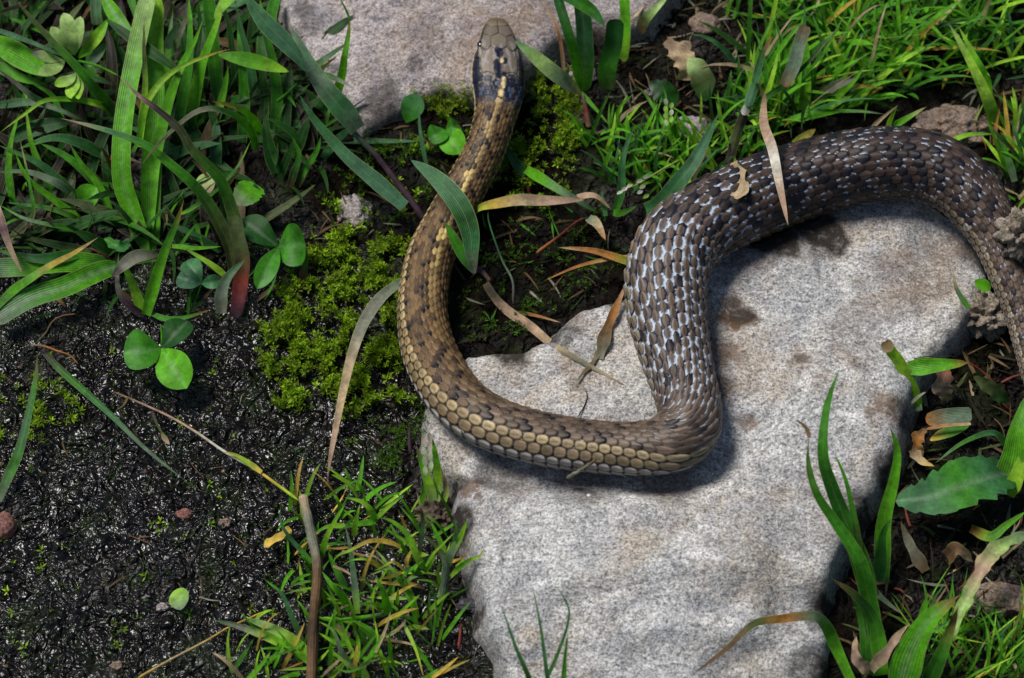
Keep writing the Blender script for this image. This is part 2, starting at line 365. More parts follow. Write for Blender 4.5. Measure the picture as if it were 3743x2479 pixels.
def dirt_main(X, Y, d):
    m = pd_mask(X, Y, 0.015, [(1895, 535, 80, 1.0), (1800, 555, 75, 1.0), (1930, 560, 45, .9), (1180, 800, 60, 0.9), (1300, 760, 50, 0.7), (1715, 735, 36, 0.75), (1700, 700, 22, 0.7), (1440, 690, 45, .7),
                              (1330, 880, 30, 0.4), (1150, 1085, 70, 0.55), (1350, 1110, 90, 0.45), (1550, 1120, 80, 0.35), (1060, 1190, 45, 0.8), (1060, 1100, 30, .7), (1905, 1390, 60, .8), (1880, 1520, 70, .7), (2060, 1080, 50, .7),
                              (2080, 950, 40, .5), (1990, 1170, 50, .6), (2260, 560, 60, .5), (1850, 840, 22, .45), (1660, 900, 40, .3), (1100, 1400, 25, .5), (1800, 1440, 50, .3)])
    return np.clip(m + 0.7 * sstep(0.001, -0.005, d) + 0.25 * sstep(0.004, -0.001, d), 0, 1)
def dirt_top(X, Y, d):
    m = pd_mask(X, Y, 0.01, [(880, 220, 60, .6), (720, 60, 50, .5), (1400, 75, 60, .6), (770, 170, 35, .4), (960, 150, 30, .35), (700, 20, 40, .6)])
    return np.clip(m + 0.7 * sstep(0.001, -0.005, d) + 0.2 * sstep(0.004, -0.001, d), 0, 1)
build_rock("granite_boulder", "large pale grey boulder the snake lies on, filling the bottom centre", "rock", ROCK_MAIN, RM_Z, 0.013, M_ROCK, (-0.045, 0.16, -0.16, 0.06), 0.00048, 1, dirt_main)
build_rock("granite_rock", "flat pinkish grey rock behind the snake's head at the top edge", "rock", ROCK_TOP, RT_Z, 0.008, M_ROCK2, (-0.10, 0.08, 0.05, 0.17), 0.00055, 2, dirt_top)

def stone(name, label, cat, cx, cy, rx, ry, rz, mat, sub=4, lift=0.3, seed=1, rough=0.25, freq=2.2, group=None, zabs=None):
    """cx,cy in the full view's pixels, rx ry rz in the same pixels"""
    import bmesh
    u = K * PXM; q = Pon(cx * K, cy * K, 0)[0] if zabs is None else P(cx * K, cy * K, zabs)[0]
    bm = bmesh.new(); bmesh.ops.create_icosphere(bm, subdivisions=sub, radius=1.0)
    for v in bm.verts:
        n = mnoise.fractal(v.co * freq + Vector((seed * 3.1, seed, 0)), 0.8, 2.0, 4) * rough
        c = v.co * (1 + n); v.co = (c.x * rx * u, c.y * ry * u, c.z * rz * u)
    me = bpy.data.meshes.new(name); bm.to_mesh(me); bm.free()
    for p_ in me.polygons: p_.use_smooth = True
    me.materials.append(mat); o = bpy.data.objects.new(name, me); C.objects.link(o)
    a = me.attributes.new("dirt", 'FLOAT', 'POINT'); a.data.foreach_set("value", np.full(len(me.vertices), 0.12, np.float32))
    o.location = (q[0], q[1], q[2] + lift * rz * u)
    return tag(o, label, cat, group)
M_ROCK3 = make_rock("brown_stone", (0.30, 0.21, 0.15), (0.10, 0.07, 0.05), (0.26, 0.17, 0.11), (0.12, 0.06, 0.03), 0.2)
M_RED = make_rock("reddish_stone", (0.30, 0.12, 0.085), (0.10, 0.035, 0.03), (0.26, 0.10, 0.07), (0.12, 0.06, 0.03), 0.0)
M_DKST = make_rock("dark_stone", (0.05, 0.045, 0.06), (0.018, 0.016, 0.022), (0.04, 0.035, 0.045), (0.05, 0.03, 0.02), 0.0)
# ------------------------------------------------------------------ the snake
HEAD = [  # px y (full view), x centre, half width, height factor
    (43, 1147, 10, .55), (48, 1147, 19, .62), (56, 1147.5, 25.5, .66), (66, 1148, 31, .66), (80, 1149, 37, .64), (95, 1150, 42, .64), (115, 1150, 48.5, .64), (141, 1150, 56, .62),
    (165, 1150.5, 60.5, .62), (185, 1151, 61, .64), (205, 1151.5, 59, .68), (228, 1151, 55, .75), (250, 1148, 50.5, .84), (272, 1144, 47, .93)]
BODY = [  # x, y, half width px, centre height mm, roll deg
    (1137, 298, 45.5, 17.5, -5), (1130, 322, 45, 16.5, -7), (1111, 368, 46, 15, -8), (1084, 418, 47, 13.5, -11), (1057, 469, 49, 12, -14), (1028, 525, 52, 11, -22), (1000, 582, 54, 10.5, -26), (984, 640, 55, 10.5, -29),
    (977, 700, 56.5, 11, -32), (980, 762, 59, 11.5, -35), (996, 825, 64, 12.5, -40), (1025, 885, 68, 14.5, -47), (1065, 938, 70, 17, -54), (1125, 980, 70, 19, -59), (1200, 1008, 69, 20, -61), (1290, 1028, 68, 20.5, -64),
    (1390, 1041, 67, 21, -63), (1480, 1043, 69, 22, -56), (1550, 1028, 73, 23.5, -40), (1590, 985, 74, 25, -13), (1592, 935, 73, 25.5, 8), (1577, 875, 76, 26, 21), (1556, 800, 84, 26, 28),
    (1541, 720, 92, 26, 30), (1541, 640, 95, 26, 26), (1565, 570, 95, 25.5, 18), (1615, 522, 93, 24.5, 10), (1675, 488, 92, 23, 4), (1745, 456, 91, 21.5, 0), (1830, 425, 89, 21, -3), (1920, 399, 87, 22, -5),
    (2010, 381, 84, 23.5, -7), (2090, 377, 82, 24, -8), (2160, 391, 81, 24, -11), (2222, 430, 76, 23.5, -15), (2268, 486, 69, 22, -22), (2308, 560, 59, 19.5, -34), (2338, 640, 53, 16.5, -40), (2364, 720, 46, 13.5, -42),
    (2382, 800, 41, 11, -42), (2403, 880, 38, 9, -38), (2445, 960, 37, 7.5, -16), (2500, 1050, 36, 6.5, -13), (2540, 1150, 32, 6, -8), (2560, 1260, 28, 5, 0), (2550, 1380, 19, 4, 0), (2510, 1480, 10, 3, 0), (2460, 1560, 2, 2, 0)]
def snake():
    ctl = []
    for k, (y, x, hw, hf) in enumerate(HEAD):
        z = 21.5 - 3.6 * k / (len(HEAD) - 1)
        p = P1(x, y, z * MM); dep = (p - CAM) @ FW
        w = hw * K * PXM * dep / DIST
        ctl.append(list(p) + [w, w * hf, math.radians(-7), y, x])
    for (x, y, r, z, ro) in BODY:
        p = P1(x, y, z * MM); dep = (p - CAM) @ FW; w = r * K * PXM * dep / DIST
        ctl.append(list(p) + [w, w * (0.97), math.radians(ro), y, x])
    ctl = np.array(ctl)
    # dense centreline with more rings on the head
    base = catmull(ctl, 4200)
    L = np.r_[0, np.cumsum(np.linalg.norm(np.diff(base[:, :3], axis=0), axis=1))]
    base = np.stack([np.interp(np.linspace(0, L[-1], 4200), L, base[:, k]) for k in range(base.shape[1])], 1)
    L = np.linspace(0, L[-1], 4200)
    r = base[:, 3]; r = np.maximum(r, 0.0003)
    sb0 = np.cumsum(np.r_[0, np.linalg.norm(np.diff(ctl[:, :3], axis=0), axis=1)])[len(HEAD):]
    pf = np.interp(L, [sb0[0], sb0[6], sb0[13], sb0[18], sb0[21], sb0[28], sb0[34], L[-1]], [.36, .37, .43, .42, .38, .345, .36, .42])
    per = pf * np.maximum(r, 0.0045)               # one scale's length along a row
    q = np.r_[0, np.cumsum(np.diff(L) / (0.5 * (per[1:] + per[:-1])))]
    headL = L[np.argmin(np.abs(base[:, 6] - 262) + 1e3 * (L > 0.06))]
    # sampling: constant rings per scale
    qs = []
    qh = np.interp(headL, L, q)
    qs = np.r_[np.interp(np.linspace(0, headL, 190) ** 1.0, L, q), np.arange(qh + 0.05, q[-1], 1 / 16.0)]
    B = np.stack([np.interp(qs, q, base[:, k]) for k in range(base.shape[1])], 1); S = np.interp(qs, q, L); R = np.maximum(B[:, 3], 0.0003)
    c = B[:, :3]
    for _ in range(3): c[1:-1] = 0.25 * c[:-2] + 0.5 * c[1:-1] + 0.25 * c[2:]
    T = nrm(np.gradient(c, axis=0)); Z = np.array([0, 0, 1.0])
    nn = nrm(Z - (T @ Z)[:, None] * T); bb = np.cross(T, nn)      # bb = S side
    ro = -B[:, 5]                                              # positive lean away from S
    Nn = nn * np.cos(ro)[:, None] - bb * np.sin(ro)[:, None]; Bn = bb * np.cos(ro)[:, None] + nn * np.sin(ro)[:, None]
    n = len(c); m = 208
    th = np.linspace(-math.pi, math.pi, m, endpoint=False)
    TH, Q = np.meshgrid(th, qs); RR = R[:, None] * np.ones(m); SS = S[:, None] * np.ones(m)
    rows = 19; span = math.radians(292) / 2; dth = 2 * span / rows
    jb = np.arange(0, 11); wr = np.array([.45, .9, .9, .9, .92, 1.0, 1.2, 1.5, 1.8, 2.3, 2.6])
    cb = np.cumsum(wr); tot = cb[9]                            # rows on the flanks are wider than those on the back
    jf = np.interp(np.abs(TH) / span * tot, np.r_[0, cb[:10]], np.r_[0, np.arange(0, 10) + 0.5]) ; jf = np.where(np.abs(TH) > span, 9.5 + (np.abs(TH) - span) / 0.5, jf)
    wr2 = np.array([.5, 1, 1, 1, 1, 1.05, 1.1, 1.2, 1.35, 1.7, 2]); cb2 = np.cumsum(wr2)
    jf2 = np.interp(np.abs(TH) / span * cb2[9], np.r_[0, cb2[:10]], np.r_[0, np.arange(0, 10) + 0.5]); jf2 = np.where(np.abs(TH) > span, 9.5 + (np.abs(TH) - span) / 0.5, jf2)
    sbk = np.cumsum(np.r_[0, np.linalg.norm(np.diff(ctl[:, :3], axis=0), axis=1)])[len(HEAD):]; kB = sstep(sbk[16], sbk[20], SS); jf = jf * (1 - kB) + jf2 * kB
    rowf = np.sign(TH) * jf                                    # 0 = middle row
    sb = np.cumsum(np.r_[0, np.linalg.norm(np.diff(ctl[:, :3], axis=0), axis=1)])[len(HEAD):]; gap2 = sstep(sb[18], sb[21], SS) * (1 - 0.8 * sstep(sb[25], sb[29], SS))
    best = np.full(TH.shape, -1.0); ba = np.zeros(TH.shape); bbk = np.zeros(TH.shape); bj = np.zeros(TH.shape); bi = np.zeros(TH.shape)
    for dj in (-1, 0, 1):
        j = np.round(rowf) + dj
        aj = np.abs(j); ok = aj <= 9.01
        off = 0.5 * (np.mod(j, 2))
        for di in (-1, 0, 1):
            i = np.round(Q - off) + di
            big = 1.0
            a = (Q - off - i) / (0.66 - 0.09 * (aj >= 7) - 0.10 * gap2); b = (rowf - j) / ((0.66 - 0.18 * gap2 - 0.11 * (aj >= 7) * (1 - gap2)) * big)
            wid = np.sqrt(np.clip(1 - (np.abs(a) ** (1.45 + 0.7 * (aj >= 7))), 0, 1)) * (1 - 0.12 * a)
            ins = 1 - np.abs(b) / np.maximum(wid, 1e-3)
            edge = np.clip(ins * 2.6, 0, 1) * np.clip((1 - np.abs(a)) * 3.2, 0, 1)
            h = edge ** 0.6 * (0.50 + 0.42 * a * 0.9 + 0.10 * (1 - b * b)) + 0.13 * np.exp(-(b / 0.13) ** 2) * edge * (aj < 8.5)
            h = np.where(ok & (ins > 0) & (np.abs(a) < 1), h, -1)
            up = h > best
            best = np.where(up, h, best); ba = np.where(up, a, ba); bbk = np.where(up, b, bbk); bj = np.where(up, j, bj); bi = np.where(up, i, bi)
    inscale = best > 0.0
    aTH = np.abs(TH)
    ventral = aTH > span + 0.02
    fv = np.mod(Q, 1.0); vh = 0.25 + 0.6 * fv * np.clip((1 - fv) * 9, 0, 1)
    hgt = np.where(ventral, vh, np.clip(best, 0, 2))
    amp = 0.062 * RR
    # colour
    t = (SS - headL) / (L[-1] - headL)
    jj = np.abs(bj); rnd = hsh(bi, bj, 1); rnd2 = hsh(bi, bj, 2); rnd3 = hsh(bi, bj, 3)
    def mixc(f, a, b): f = np.clip(f, 0, 1)[..., None]; return a * (1 - f) + b * f
    def cc(*a): return np.array(a)[None, None, :]
    SX = B[:, 7][:, None] * np.ones(m); SY = B[:, 6][:, None] * np.ones(m)
    lens = np.cumsum(np.r_[0, np.linalg.norm(np.diff(ctl[:, :3], axis=0), axis=1)])
    bodyL = lens[len(HEAD):]
    s_bend = bodyL[15]; s_coil = bodyL[21]; s_top = bodyL[27]; s_end = bodyL[36]
    g1 = sstep(bodyL[9], s_bend, SS); g2 = sstep(bodyL[16], s_coil, SS); g3 = sstep(bodyL[24], bodyL[29], SS)
    g4 = sstep(bodyL[33], bodyL[37], SS)
    base_c = mixc(g1, cc(0.200, 0.126, 0.058), cc(0.160, 0.115, 0.082)); base_c = mixc(g2, base_c, cc(0.142, 0.098, 0.070)); base_c = mixc(g3, base_c, cc(0.068, 0.046, 0.037)); base_c = mixc(g4, base_c, cc(0.16, 0.115, 0.085))
    base_c = base_c * (0.60 + 0.66 * rnd)[..., None]
    base_c = base_c * (1 - 0.30 * np.exp(-(bbk / 0.13) ** 2) * (jj < 7.5) * (1 + 0.5 * g2))[..., None]
    # side stripe rows and lowest row
    lat = ((jj >= 6.5) & (jj <= 8.5)).astype(float)
    stripe_c = mixc(g2, cc(0.58, 0.46, 0.25), cc(0.46, 0.40, 0.25)); 
    latk = np.where(jj > 7.5, 0.38, 0.9) * (1 - 0.80 * g3 * (1 - g4)) * (1 - 0.25 * g2)
    rimk = sstep(0.15, 0.9, np.maximum(np.abs(bbk) * 1.4, np.abs(ba)))
    base_c = mixc(lat * latk * (0.30 + 0.70 * rimk) * (0.55 + 0.65 * rnd2), base_c, stripe_c)
    low = (jj > 8.5).astype(float)
    base_c = mixc(low * 0.85, base_c, mixc(rimk * 0.5, cc(0.38, 0.33, 0.285), cc(0.55, 0.54, 0.52)))
    base_c = mixc(((jj > 5.5) & (ba > 0)) * sstep(0.62, 0.95, ba + 0.25 * np.abs(bbk)) * (1 - g2) * 0.85, base_c, cc(0.02, 0.018, 0.022))
    # pale rims on the coil, where the skin is stretched
    rim = sstep(0.55, 0.95, np.abs(bbk)) * (ba < 0.55)
    base_c = mixc(0.30 * g2 * (1 - g3) * rimk, base_c, cc(0.30, 0.27, 0.24))
    # back stripe near the neck
    st_noise = np.interp(S, S, 0.5 + 0.5 * np.sin(S / 0.0075 + 1.7 * np.sin(S / 0.011)))[:, None]
    stw = (1 - sstep(bodyL[3], bodyL[11], SS))
    on = (jj < 0.5) | ((jj < 1.5) & (bj > 0) & (rnd > 0.35))
    st = np.where(on, 1.0, 0.0) * np.clip(stw * 1.2, 0, 1) * (0.35 + 0.65 * (st_noise > 0.22)) * (0.75 + 0.35 * rnd2)
    base_c = mixc(st * (1 - 0.55 * sstep(bodyL[5], bodyL[10], SS)), base_c, cc(0.66, 0.49, 0.20))
    # dark blotches in two alternating rows on each side
    sgn = np.sign(bj) ; qi = bi + 0.5 * np.mod(bj, 2)
    grp = np.floor((jj + 0.5) / 2.0); pA = 2.0
    ph = np.mod(qi / pA + 0.5 * np.mod(grp, 2) + 0.03 + 0.08 * (rnd3 - 0.5), 1.0)
    drift = 0.12 * np.sin(SS / 0.011); phP = np.mod(Q / pA + 0.10 * (np.abs(rowf) - np.round(np.abs(rowf))) + 0.05 * perlin(Q * 1.7, rowf * 1.3, 5) + 0.5 * np.mod(np.floor((np.abs(rowf) + 0.5) / 2.0), 2) + 0.03 + drift * 0, 1.0); dkP = ((phP < 0.5) & (np.abs(rowf) > 0.5)).astype(float)
    dk = ((ph < 0.50) & (jj >= 0.5) & (jj < 6.7)).astype(float)
    sc_d = np.clip(0.05 + 0.0 * g1 + 0.40 * g2 + 0.52 * g3 - 0.72 * g4, 0, 1)       # how dark the blotch turns the scales themselves
    pick = (rnd3 < (0.26 + 0.10 * g1 - 0.22 * g2 + 0.76 * g3 - 0.45 * g4)).astype(float)
    shape = 0.55 + 0.45 * sstep(-0.4, 0.4, ba + 0.5 * (rnd2 - 0.5))
    base_c = mixc(dk * pick * (0.70 + 0.35 * sc_d) * shape, base_c, cc(0.013, 0.012, 0.018))
    base_c = mixc(((jj < 1.5) & (np.mod(bi, 4) < 1) & (rnd2 < .8)) * stw * 0.9, base_c, cc(0.016, 0.013, 0.014))
    small = (((jj == 2) | (jj == 3) | (jj == 5) | (jj == 6)) & (np.mod(qi + 1.5 * (jj > 4), 3) < 0.95) & (rnd < 0.75)).astype(float) * (1 - g2)
    base_c = mixc(small * sstep(-0.1, 0.8, ba + 0.3), base_c, cc(0.018, 0.014, 0.014))
    # skin between the scales
    skin_d = mixc(g2, cc(0.010, 0.009, 0.011), cc(0.012, 0.015, 0.034)); skin_b = mixc(g1, cc(0.085, 0.052, 0.024), cc(0.035, 0.028, 0.026)); 
    white = cc(0.46, 0.53, 0.62)
    fleck = (hsh(np.round(Q * 2), np.round(rowf), 5) < (0.05 + 0.05 * g1 + 0.66 * g2 - 0.36 * g3 - 0.25 * g4)).astype(float) * (1 - dkP)
    skin = mixc(np.clip(np.where(g2 > .3, dkP, dk) * (0.7 + 0.3 * g1) + 0.55 * (1 - g1) * (rnd < .5) + 0.5 * g3, 0, 1), skin_b, skin_d); skin = mixc(fleck, skin, mixc(g2, cc(0.36, 0.33, 0.26), white))
    skin = mixc(((jj > 6.5)).astype(float) * 0.92, skin, skin_d)
    gapk = sstep(0.34, 0.12, best)
    col = mixc(gapk, base_c * (0.75 + 0.25 * sstep(0.35, 0.7, best))[..., None], skin)
    fl2 = (rnd2 > (0.95 - 0.10 * g2 - 0.15 * g3)) * (dk < .5).astype(float) * sstep(0.0, -0.5, ba) * sstep(0.35, 0.6, np.abs(bbk)) * (jj < 7.5)
    col = mixc(fl2 * 0.8 * (0.25 + 0.75 * g2), col, white)
    vcol = mixc(sstep(0.80, 0.97, fv) * sstep(span + 0.5, span + 0.1, aTH), cc(0.36, 0.31, 0.27) + 0 * col, cc(0.02, 0.02, 0.04))
    col = np.where(ventral[..., None], vcol, col)
    # ---------------- head plates
    hk = sstep(272, 236, SY) * (SS < headL * 1.15)           # 1 on the head
    X0 = np.sin(TH) * (B[:, 3] / (K * PXM))[:, None]; topside = np.cos(TH) > -0.25
    lx = SX[:, :1] * 0 + X0 * (-1.0)                          # + to the picture's right, T points at the camera
    ly = SY
    seeds = [(0, 47, 10, 5, 0)] + [(s * a, b, w, h, k) for s in (-1, 1) for a, b, w, h, k in
             ((9, 62, 8, 8, 1), (15, 83, 13, 11, 2), (25, 114, 8, 19, 3), (19, 158, 19, 27, 4), (35, 76, 7, 12, 5), (44, 100, 6, 9, 5), (46, 137, 8, 11, 6), (50, 160, 9, 12, 7), (50, 184, 9, 12, 7), (24, 196, 11, 10, 7), (8, 203, 8, 9, 8), (40, 204, 10, 10, 8))] + [(0, 112, 12, 17, 9)]
    for yy in range(214, 284, 11):
        for xx in range(-54, 55, 9):
            seeds.append((xx + 4.5 * ((yy // 11) % 2), yy, 5, 8, 10))
    D1 = np.full(TH.shape, 1e9); D2 = np.full(TH.shape, 1e9); IDX = np.zeros(TH.shape)
    hm = SY < 300
    for k, (sx, sy, w, h, kd) in enumerate(seeds):
        dd = np.sqrt(((lx - sx) / w) ** 2 + ((ly - sy) / h) ** 2)
        if kd < 10: dd = dd * 1.0
        else: dd = dd * 1.02
        n1 = dd < D1; D2 = np.where(n1, D1, np.minimum(D2, dd)); IDX = np.where(n1, k, IDX); D1 = np.where(n1, dd, D1)
    gro = sstep(0.02, 0.22, D2 - D1)
    hrel = gro * 0.8
    # lip scales on the sides
    side = aTH > math.radians(78)
    lipf = np.abs(np.mod(SY / 15.0, 1) - 0.5) * 2; lip = sstep(1.0, 0.86, lipf)
    hrel = np.where(side, 0.7 * lip * sstep(math.radians(78), math.radians(86), aTH), hrel)
    rk = hsh(IDX, 3, 1)
    hc = cc(0.205, 0.168, 0.130) * (0.72 + 0.5 * rk)[..., None]
    hc = mixc(sstep(75, 50, ly), hc, cc(0.15, 0.108, 0.060))
    hc = mixc(0.55 * sstep(-.05, .35, perlin(lx / 9.0, ly / 22.0, 3)) * sstep(95, 130, ly), hc, cc(0.36, 0.34, 0.33))  # pale grey highlights painted into the crown plates in streaks
    hc = hc * (0.32 + 0.68 * gro)[..., None]
    # dark line along the side of the head, pale lips below it
    prox = perlin(lx / 6, ly / 9, 9)
    ang = aTH
    line = sstep(math.radians(48), math.radians(54), ang) * sstep(math.radians(80), math.radians(72), ang) * sstep(56, 70, ly)
    hc = mixc(line * (0.80 + 0.2 * sstep(130, 190, ly) + 0.2 * prox), hc, cc(0.02, 0.018, 0.018))
    lips = sstep(math.radians(72), math.radians(78), ang)
    hc = mixc(lips, hc, cc(0.50, 0.40, 0.27) * (0.45 + 0.55 * lip)[..., None])
    # nape blotches, crown streak with cream dots
    dark = cc(0.012, 0.016, 0.034)
    def blob(cx, cy, rx, ry, k=1.0): return sstep(1.15, 0.75, np.sqrt(((lx - cx) / rx) ** 2 + ((ly - cy) / ry) ** 2) + 0.35 * perlin(lx / 5, ly / 7, 12)) * k
    dm = 1.0 * np.maximum.reduce([blob(-24, 214, 20, 16, .75), blob(-1, 138, 7, 14), blob(9, 160, 5, 9), blob(-4, 172, 7, 20), blob(1, 192, 10, 12), blob(-49, 168, 8, 30, .95), blob(50, 165, 9, 34, .95), blob(-46, 205, 14, 24, .95), blob(46, 215, 14, 28, .95), blob(-24, 200, 8, 8, .8), blob(25, 198, 8, 9, .8), blob(-18, 238, 18, 22, .95), blob(-38, 234, 14, 24, .95), blob(21, 222, 18, 32), blob(10, 248, 12, 16, .95), blob(34, 214, 9, 20, .8), blob(-9, 246, 13, 16, .95), blob(-8, 215, 7, 14), blob(-50, 200, 9, 20),
                            blob(52, 205, 10, 30, .9), blob(-28, 250, 18, 10, .9), blob(-24, 222, 7, 10, .4)])
    gapd = 1 - 0.5 * (hsh(IDX, 5, 2) > 0.84) * (ly > 205) 
    hc = mixc(dm * gapd * 0.97, hc, dark)
    hc = mixc(((ly > 205) & (hsh(IDX, 8, 4) > 0.72) & (gro > 0.4)) * dm * 0.5, hc, cc(0.10, 0.14, 0.26))
    cm = np.maximum.reduce([blob(3, 160, 3.2, 6), blob(5, 202, 3, 5), blob(5, 216, 4, 9), blob(2, 236, 4, 10), blob(0, 262, 8, 16)])
    hc = mixc(cm, hc, cc(0.66, 0.52, 0.27))
    ear = (SY < 272) | (SS < headL)
    k3 = np.where(SS < headL * 1.12, hk, 0)
    col = mixc(k3, col, hc); hgt = hgt * (1 - k3) + hrel * k3; amp = amp * (1 - k3) + 0.00032 * k3
    # ---------------- positions
    A = B[:, 3][:, None]; Bv = B[:, 4][:, None]
    cx = np.sin(TH); cz = np.cos(TH)
    # flatter crown and a flat belly
    flat = k3[:, :1]
    e = 1 - 0.18 * flat
    cxs = np.sign(cx) * np.abs(cx) ** e; czs = np.sign(cz) * np.abs(cz) ** (1 + 0.1 * flat)
    belly = np.where(cz < -0.55, -0.55 + (cz + 0.55) * 0.55, cz)
    czs = czs * flat + belly * (1 - flat)
    lump = 1 + 0.012 * perlin(SS / 0.018, TH * 1.1 + 9, 33)
    brow = k3 * (np.exp(-((ly - 114) / 16) ** 2) * np.exp(-((aTH - math.radians(50)) / 0.28) ** 2)) * 0.10 - k3 * np.exp(-((ly - 118) / 9) ** 2) * np.exp(-((aTH - math.radians(80)) / 0.2) ** 2) * 0.13
    cheek = 1 + brow
    rad = lump * cheek
    nx = cxs * A * rad; nz = czs * Bv * rad
    pos = c[:, None, :] + nx[..., None] * Bn[:, None, :] + nz[..., None] * Nn[:, None, :]
    nrmv = nrm(cx[..., None] * Bn[:, None, :] * 1.0 + cz[..., None] * Nn[:, None, :])
    pos = pos + nrmv * (hgt * amp)[..., None]
    v = pos.reshape(-1, 3); cl = np.clip(col ** 1.12 * 0.92, 0.003, 0.9).reshape(-1, 3)
    # close the snout
    f = gridfaces(n, m, True)
    tip = c[0] - T[0] * 0.0006
    v = np.vstack([v, np.repeat(tip[None], 1, 0)]); cl = np.vstack([cl, cl[:m].mean(0, keepdims=True)])
    cap = np.array([[len(v) - 1, (j + 1) % m, j, j] for j in range(m)])
    root = link_mesh("snake", v, f, M_SNAKE, col=cl, origin=c[n // 3])
    import bmesh
    bm = bmesh.new(); bm.from_mesh(root.data); bm.verts.ensure_lookup_table()
    cv = bm.verts[len(v) - 1]
    for j in range(m):
        fc = bm.faces.new((cv, bm.verts[(j + 1) % m], bm.verts[j])); fc.smooth = True
    bm.to_mesh(root.data); bm.free()
    tag(root, "brown garter snake with checkered scales lying in loops over the pale boulder", "snake")
    # eyes
    k = int(np.argmin(np.abs(B[:190, 6] - 116)))
    for sg in (-1, 1):
        a = math.radians(58)
        p = c[k] + Bn[k] * (sg * math.sin(a) * B[k, 3] * 1.0) + Nn[k] * (math.cos(a) * B[k, 4] * 1.0)
        import bmesh
        bm = bmesh.new(); bmesh.ops.create_uvsphere(bm, u_segments=24, v_segments=14, radius=1.0)
        mtx = Matrix(((Bn[k][0], T[k][0], Nn[k][0]), (Bn[k][1], T[k][1], Nn[k][1]), (Bn[k][2], T[k][2], Nn[k][2])))
        for vv in bm.verts:
            q_ = Vector((vv.co.x * 0.0011, vv.co.y * 0.0017, vv.co.z * 0.0012)); vv.co = mtx @ q_ + Vector(p - c[n // 3])
        me = bpy.data.meshes.new("eye"); bm.to_mesh(me); bm.free()
        for pp in me.polygons: pp.use_smooth = True
        me.materials.append(M_EYE); o = bpy.data.objects.new("eye", me); C.objects.link(o); o.parent = root
    return root
snake()
# ------------------------------------------------------------------ blades, leaves, stems
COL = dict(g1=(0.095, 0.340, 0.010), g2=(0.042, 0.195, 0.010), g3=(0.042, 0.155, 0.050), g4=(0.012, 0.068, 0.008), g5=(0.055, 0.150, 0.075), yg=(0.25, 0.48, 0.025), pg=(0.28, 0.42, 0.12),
           ye=(0.52, 0.36, 0.055), ta=(0.42, 0.31, 0.18), pk=(0.40, 0.26, 0.18), br=(0.13, 0.075, 0.035), or_=(0.36, 0.15, 0.035), rd=(0.20, 0.035, 0.025), pu=(0.060, 0.032, 0.048),
           gy=(0.19, 0.19, 0.14), ol=(0.060, 0.085, 0.025), wh=(0.62, 0.60, 0.52), dk=(0.02, 0.016, 0.010), hs=(0.13, 0.19, 0.12), db=(0.05, 0.03, 0.018))
def parse(sp):
    tk = sp.split(); rev = tk[0] == '>'
    if rev: tk = tk[1:]
    vw = VIEW[tk[0]]; pts = [tuple(float(q) for q in t.split(',')) for t in tk[1:]]
    pts = [(vw[0] + a / vw[2], vw[1] + b / vw[2]) for a, b in pts]
    if rev: pts = pts[::-1]
    return pts, vw[2]
def prof(kind, t):
    if kind == 'blade': return np.minimum(1, 1.15 * np.sqrt(np.clip(1 - t, 0, 1)) * (1 - 0.25 * t)) * (0.72 + 0.28 * sstep(0, 0.25, t)) * (1 - sstep(0.86, 1.0, t) * 0.75)
    if kind == 'cut': return (0.30 + 0.50 * sstep(0, 0.07, t) + 0.2 * sstep(0, 0.3, t)) * (1 - 0.1 * t) * (1 - 0.35 * sstep(0.96, 1.0, t))
    if kind == 'spind': return np.clip(np.sin(np.pi * np.clip(t * 0.98 + 0.02, 0, 1)), 0, 1) ** 0.7
    if kind == 'obov': return np.clip(np.sin(np.pi * np.clip(t, 0, 1) ** 1.45), 0, 1) ** 0.62 * (1 - 0.0 * t) + 0.02
    if kind == 'ovate': return np.clip(np.sin(np.pi * np.clip(t, 0, 1) ** 0.9), 0, 1) ** 0.6 + 0.02
    if kind == 'tooth': return (np.clip(np.sin(np.pi * np.clip(t, 0, 1) ** 0.8), 0, 1) ** 0.55) + 0.02
    if kind == 'lobe': return (np.clip(np.sin(np.pi * np.clip(t, 0, 1) ** 0.85), 0, 1) ** 0.5) + 0.03
    return np.ones_like(t)
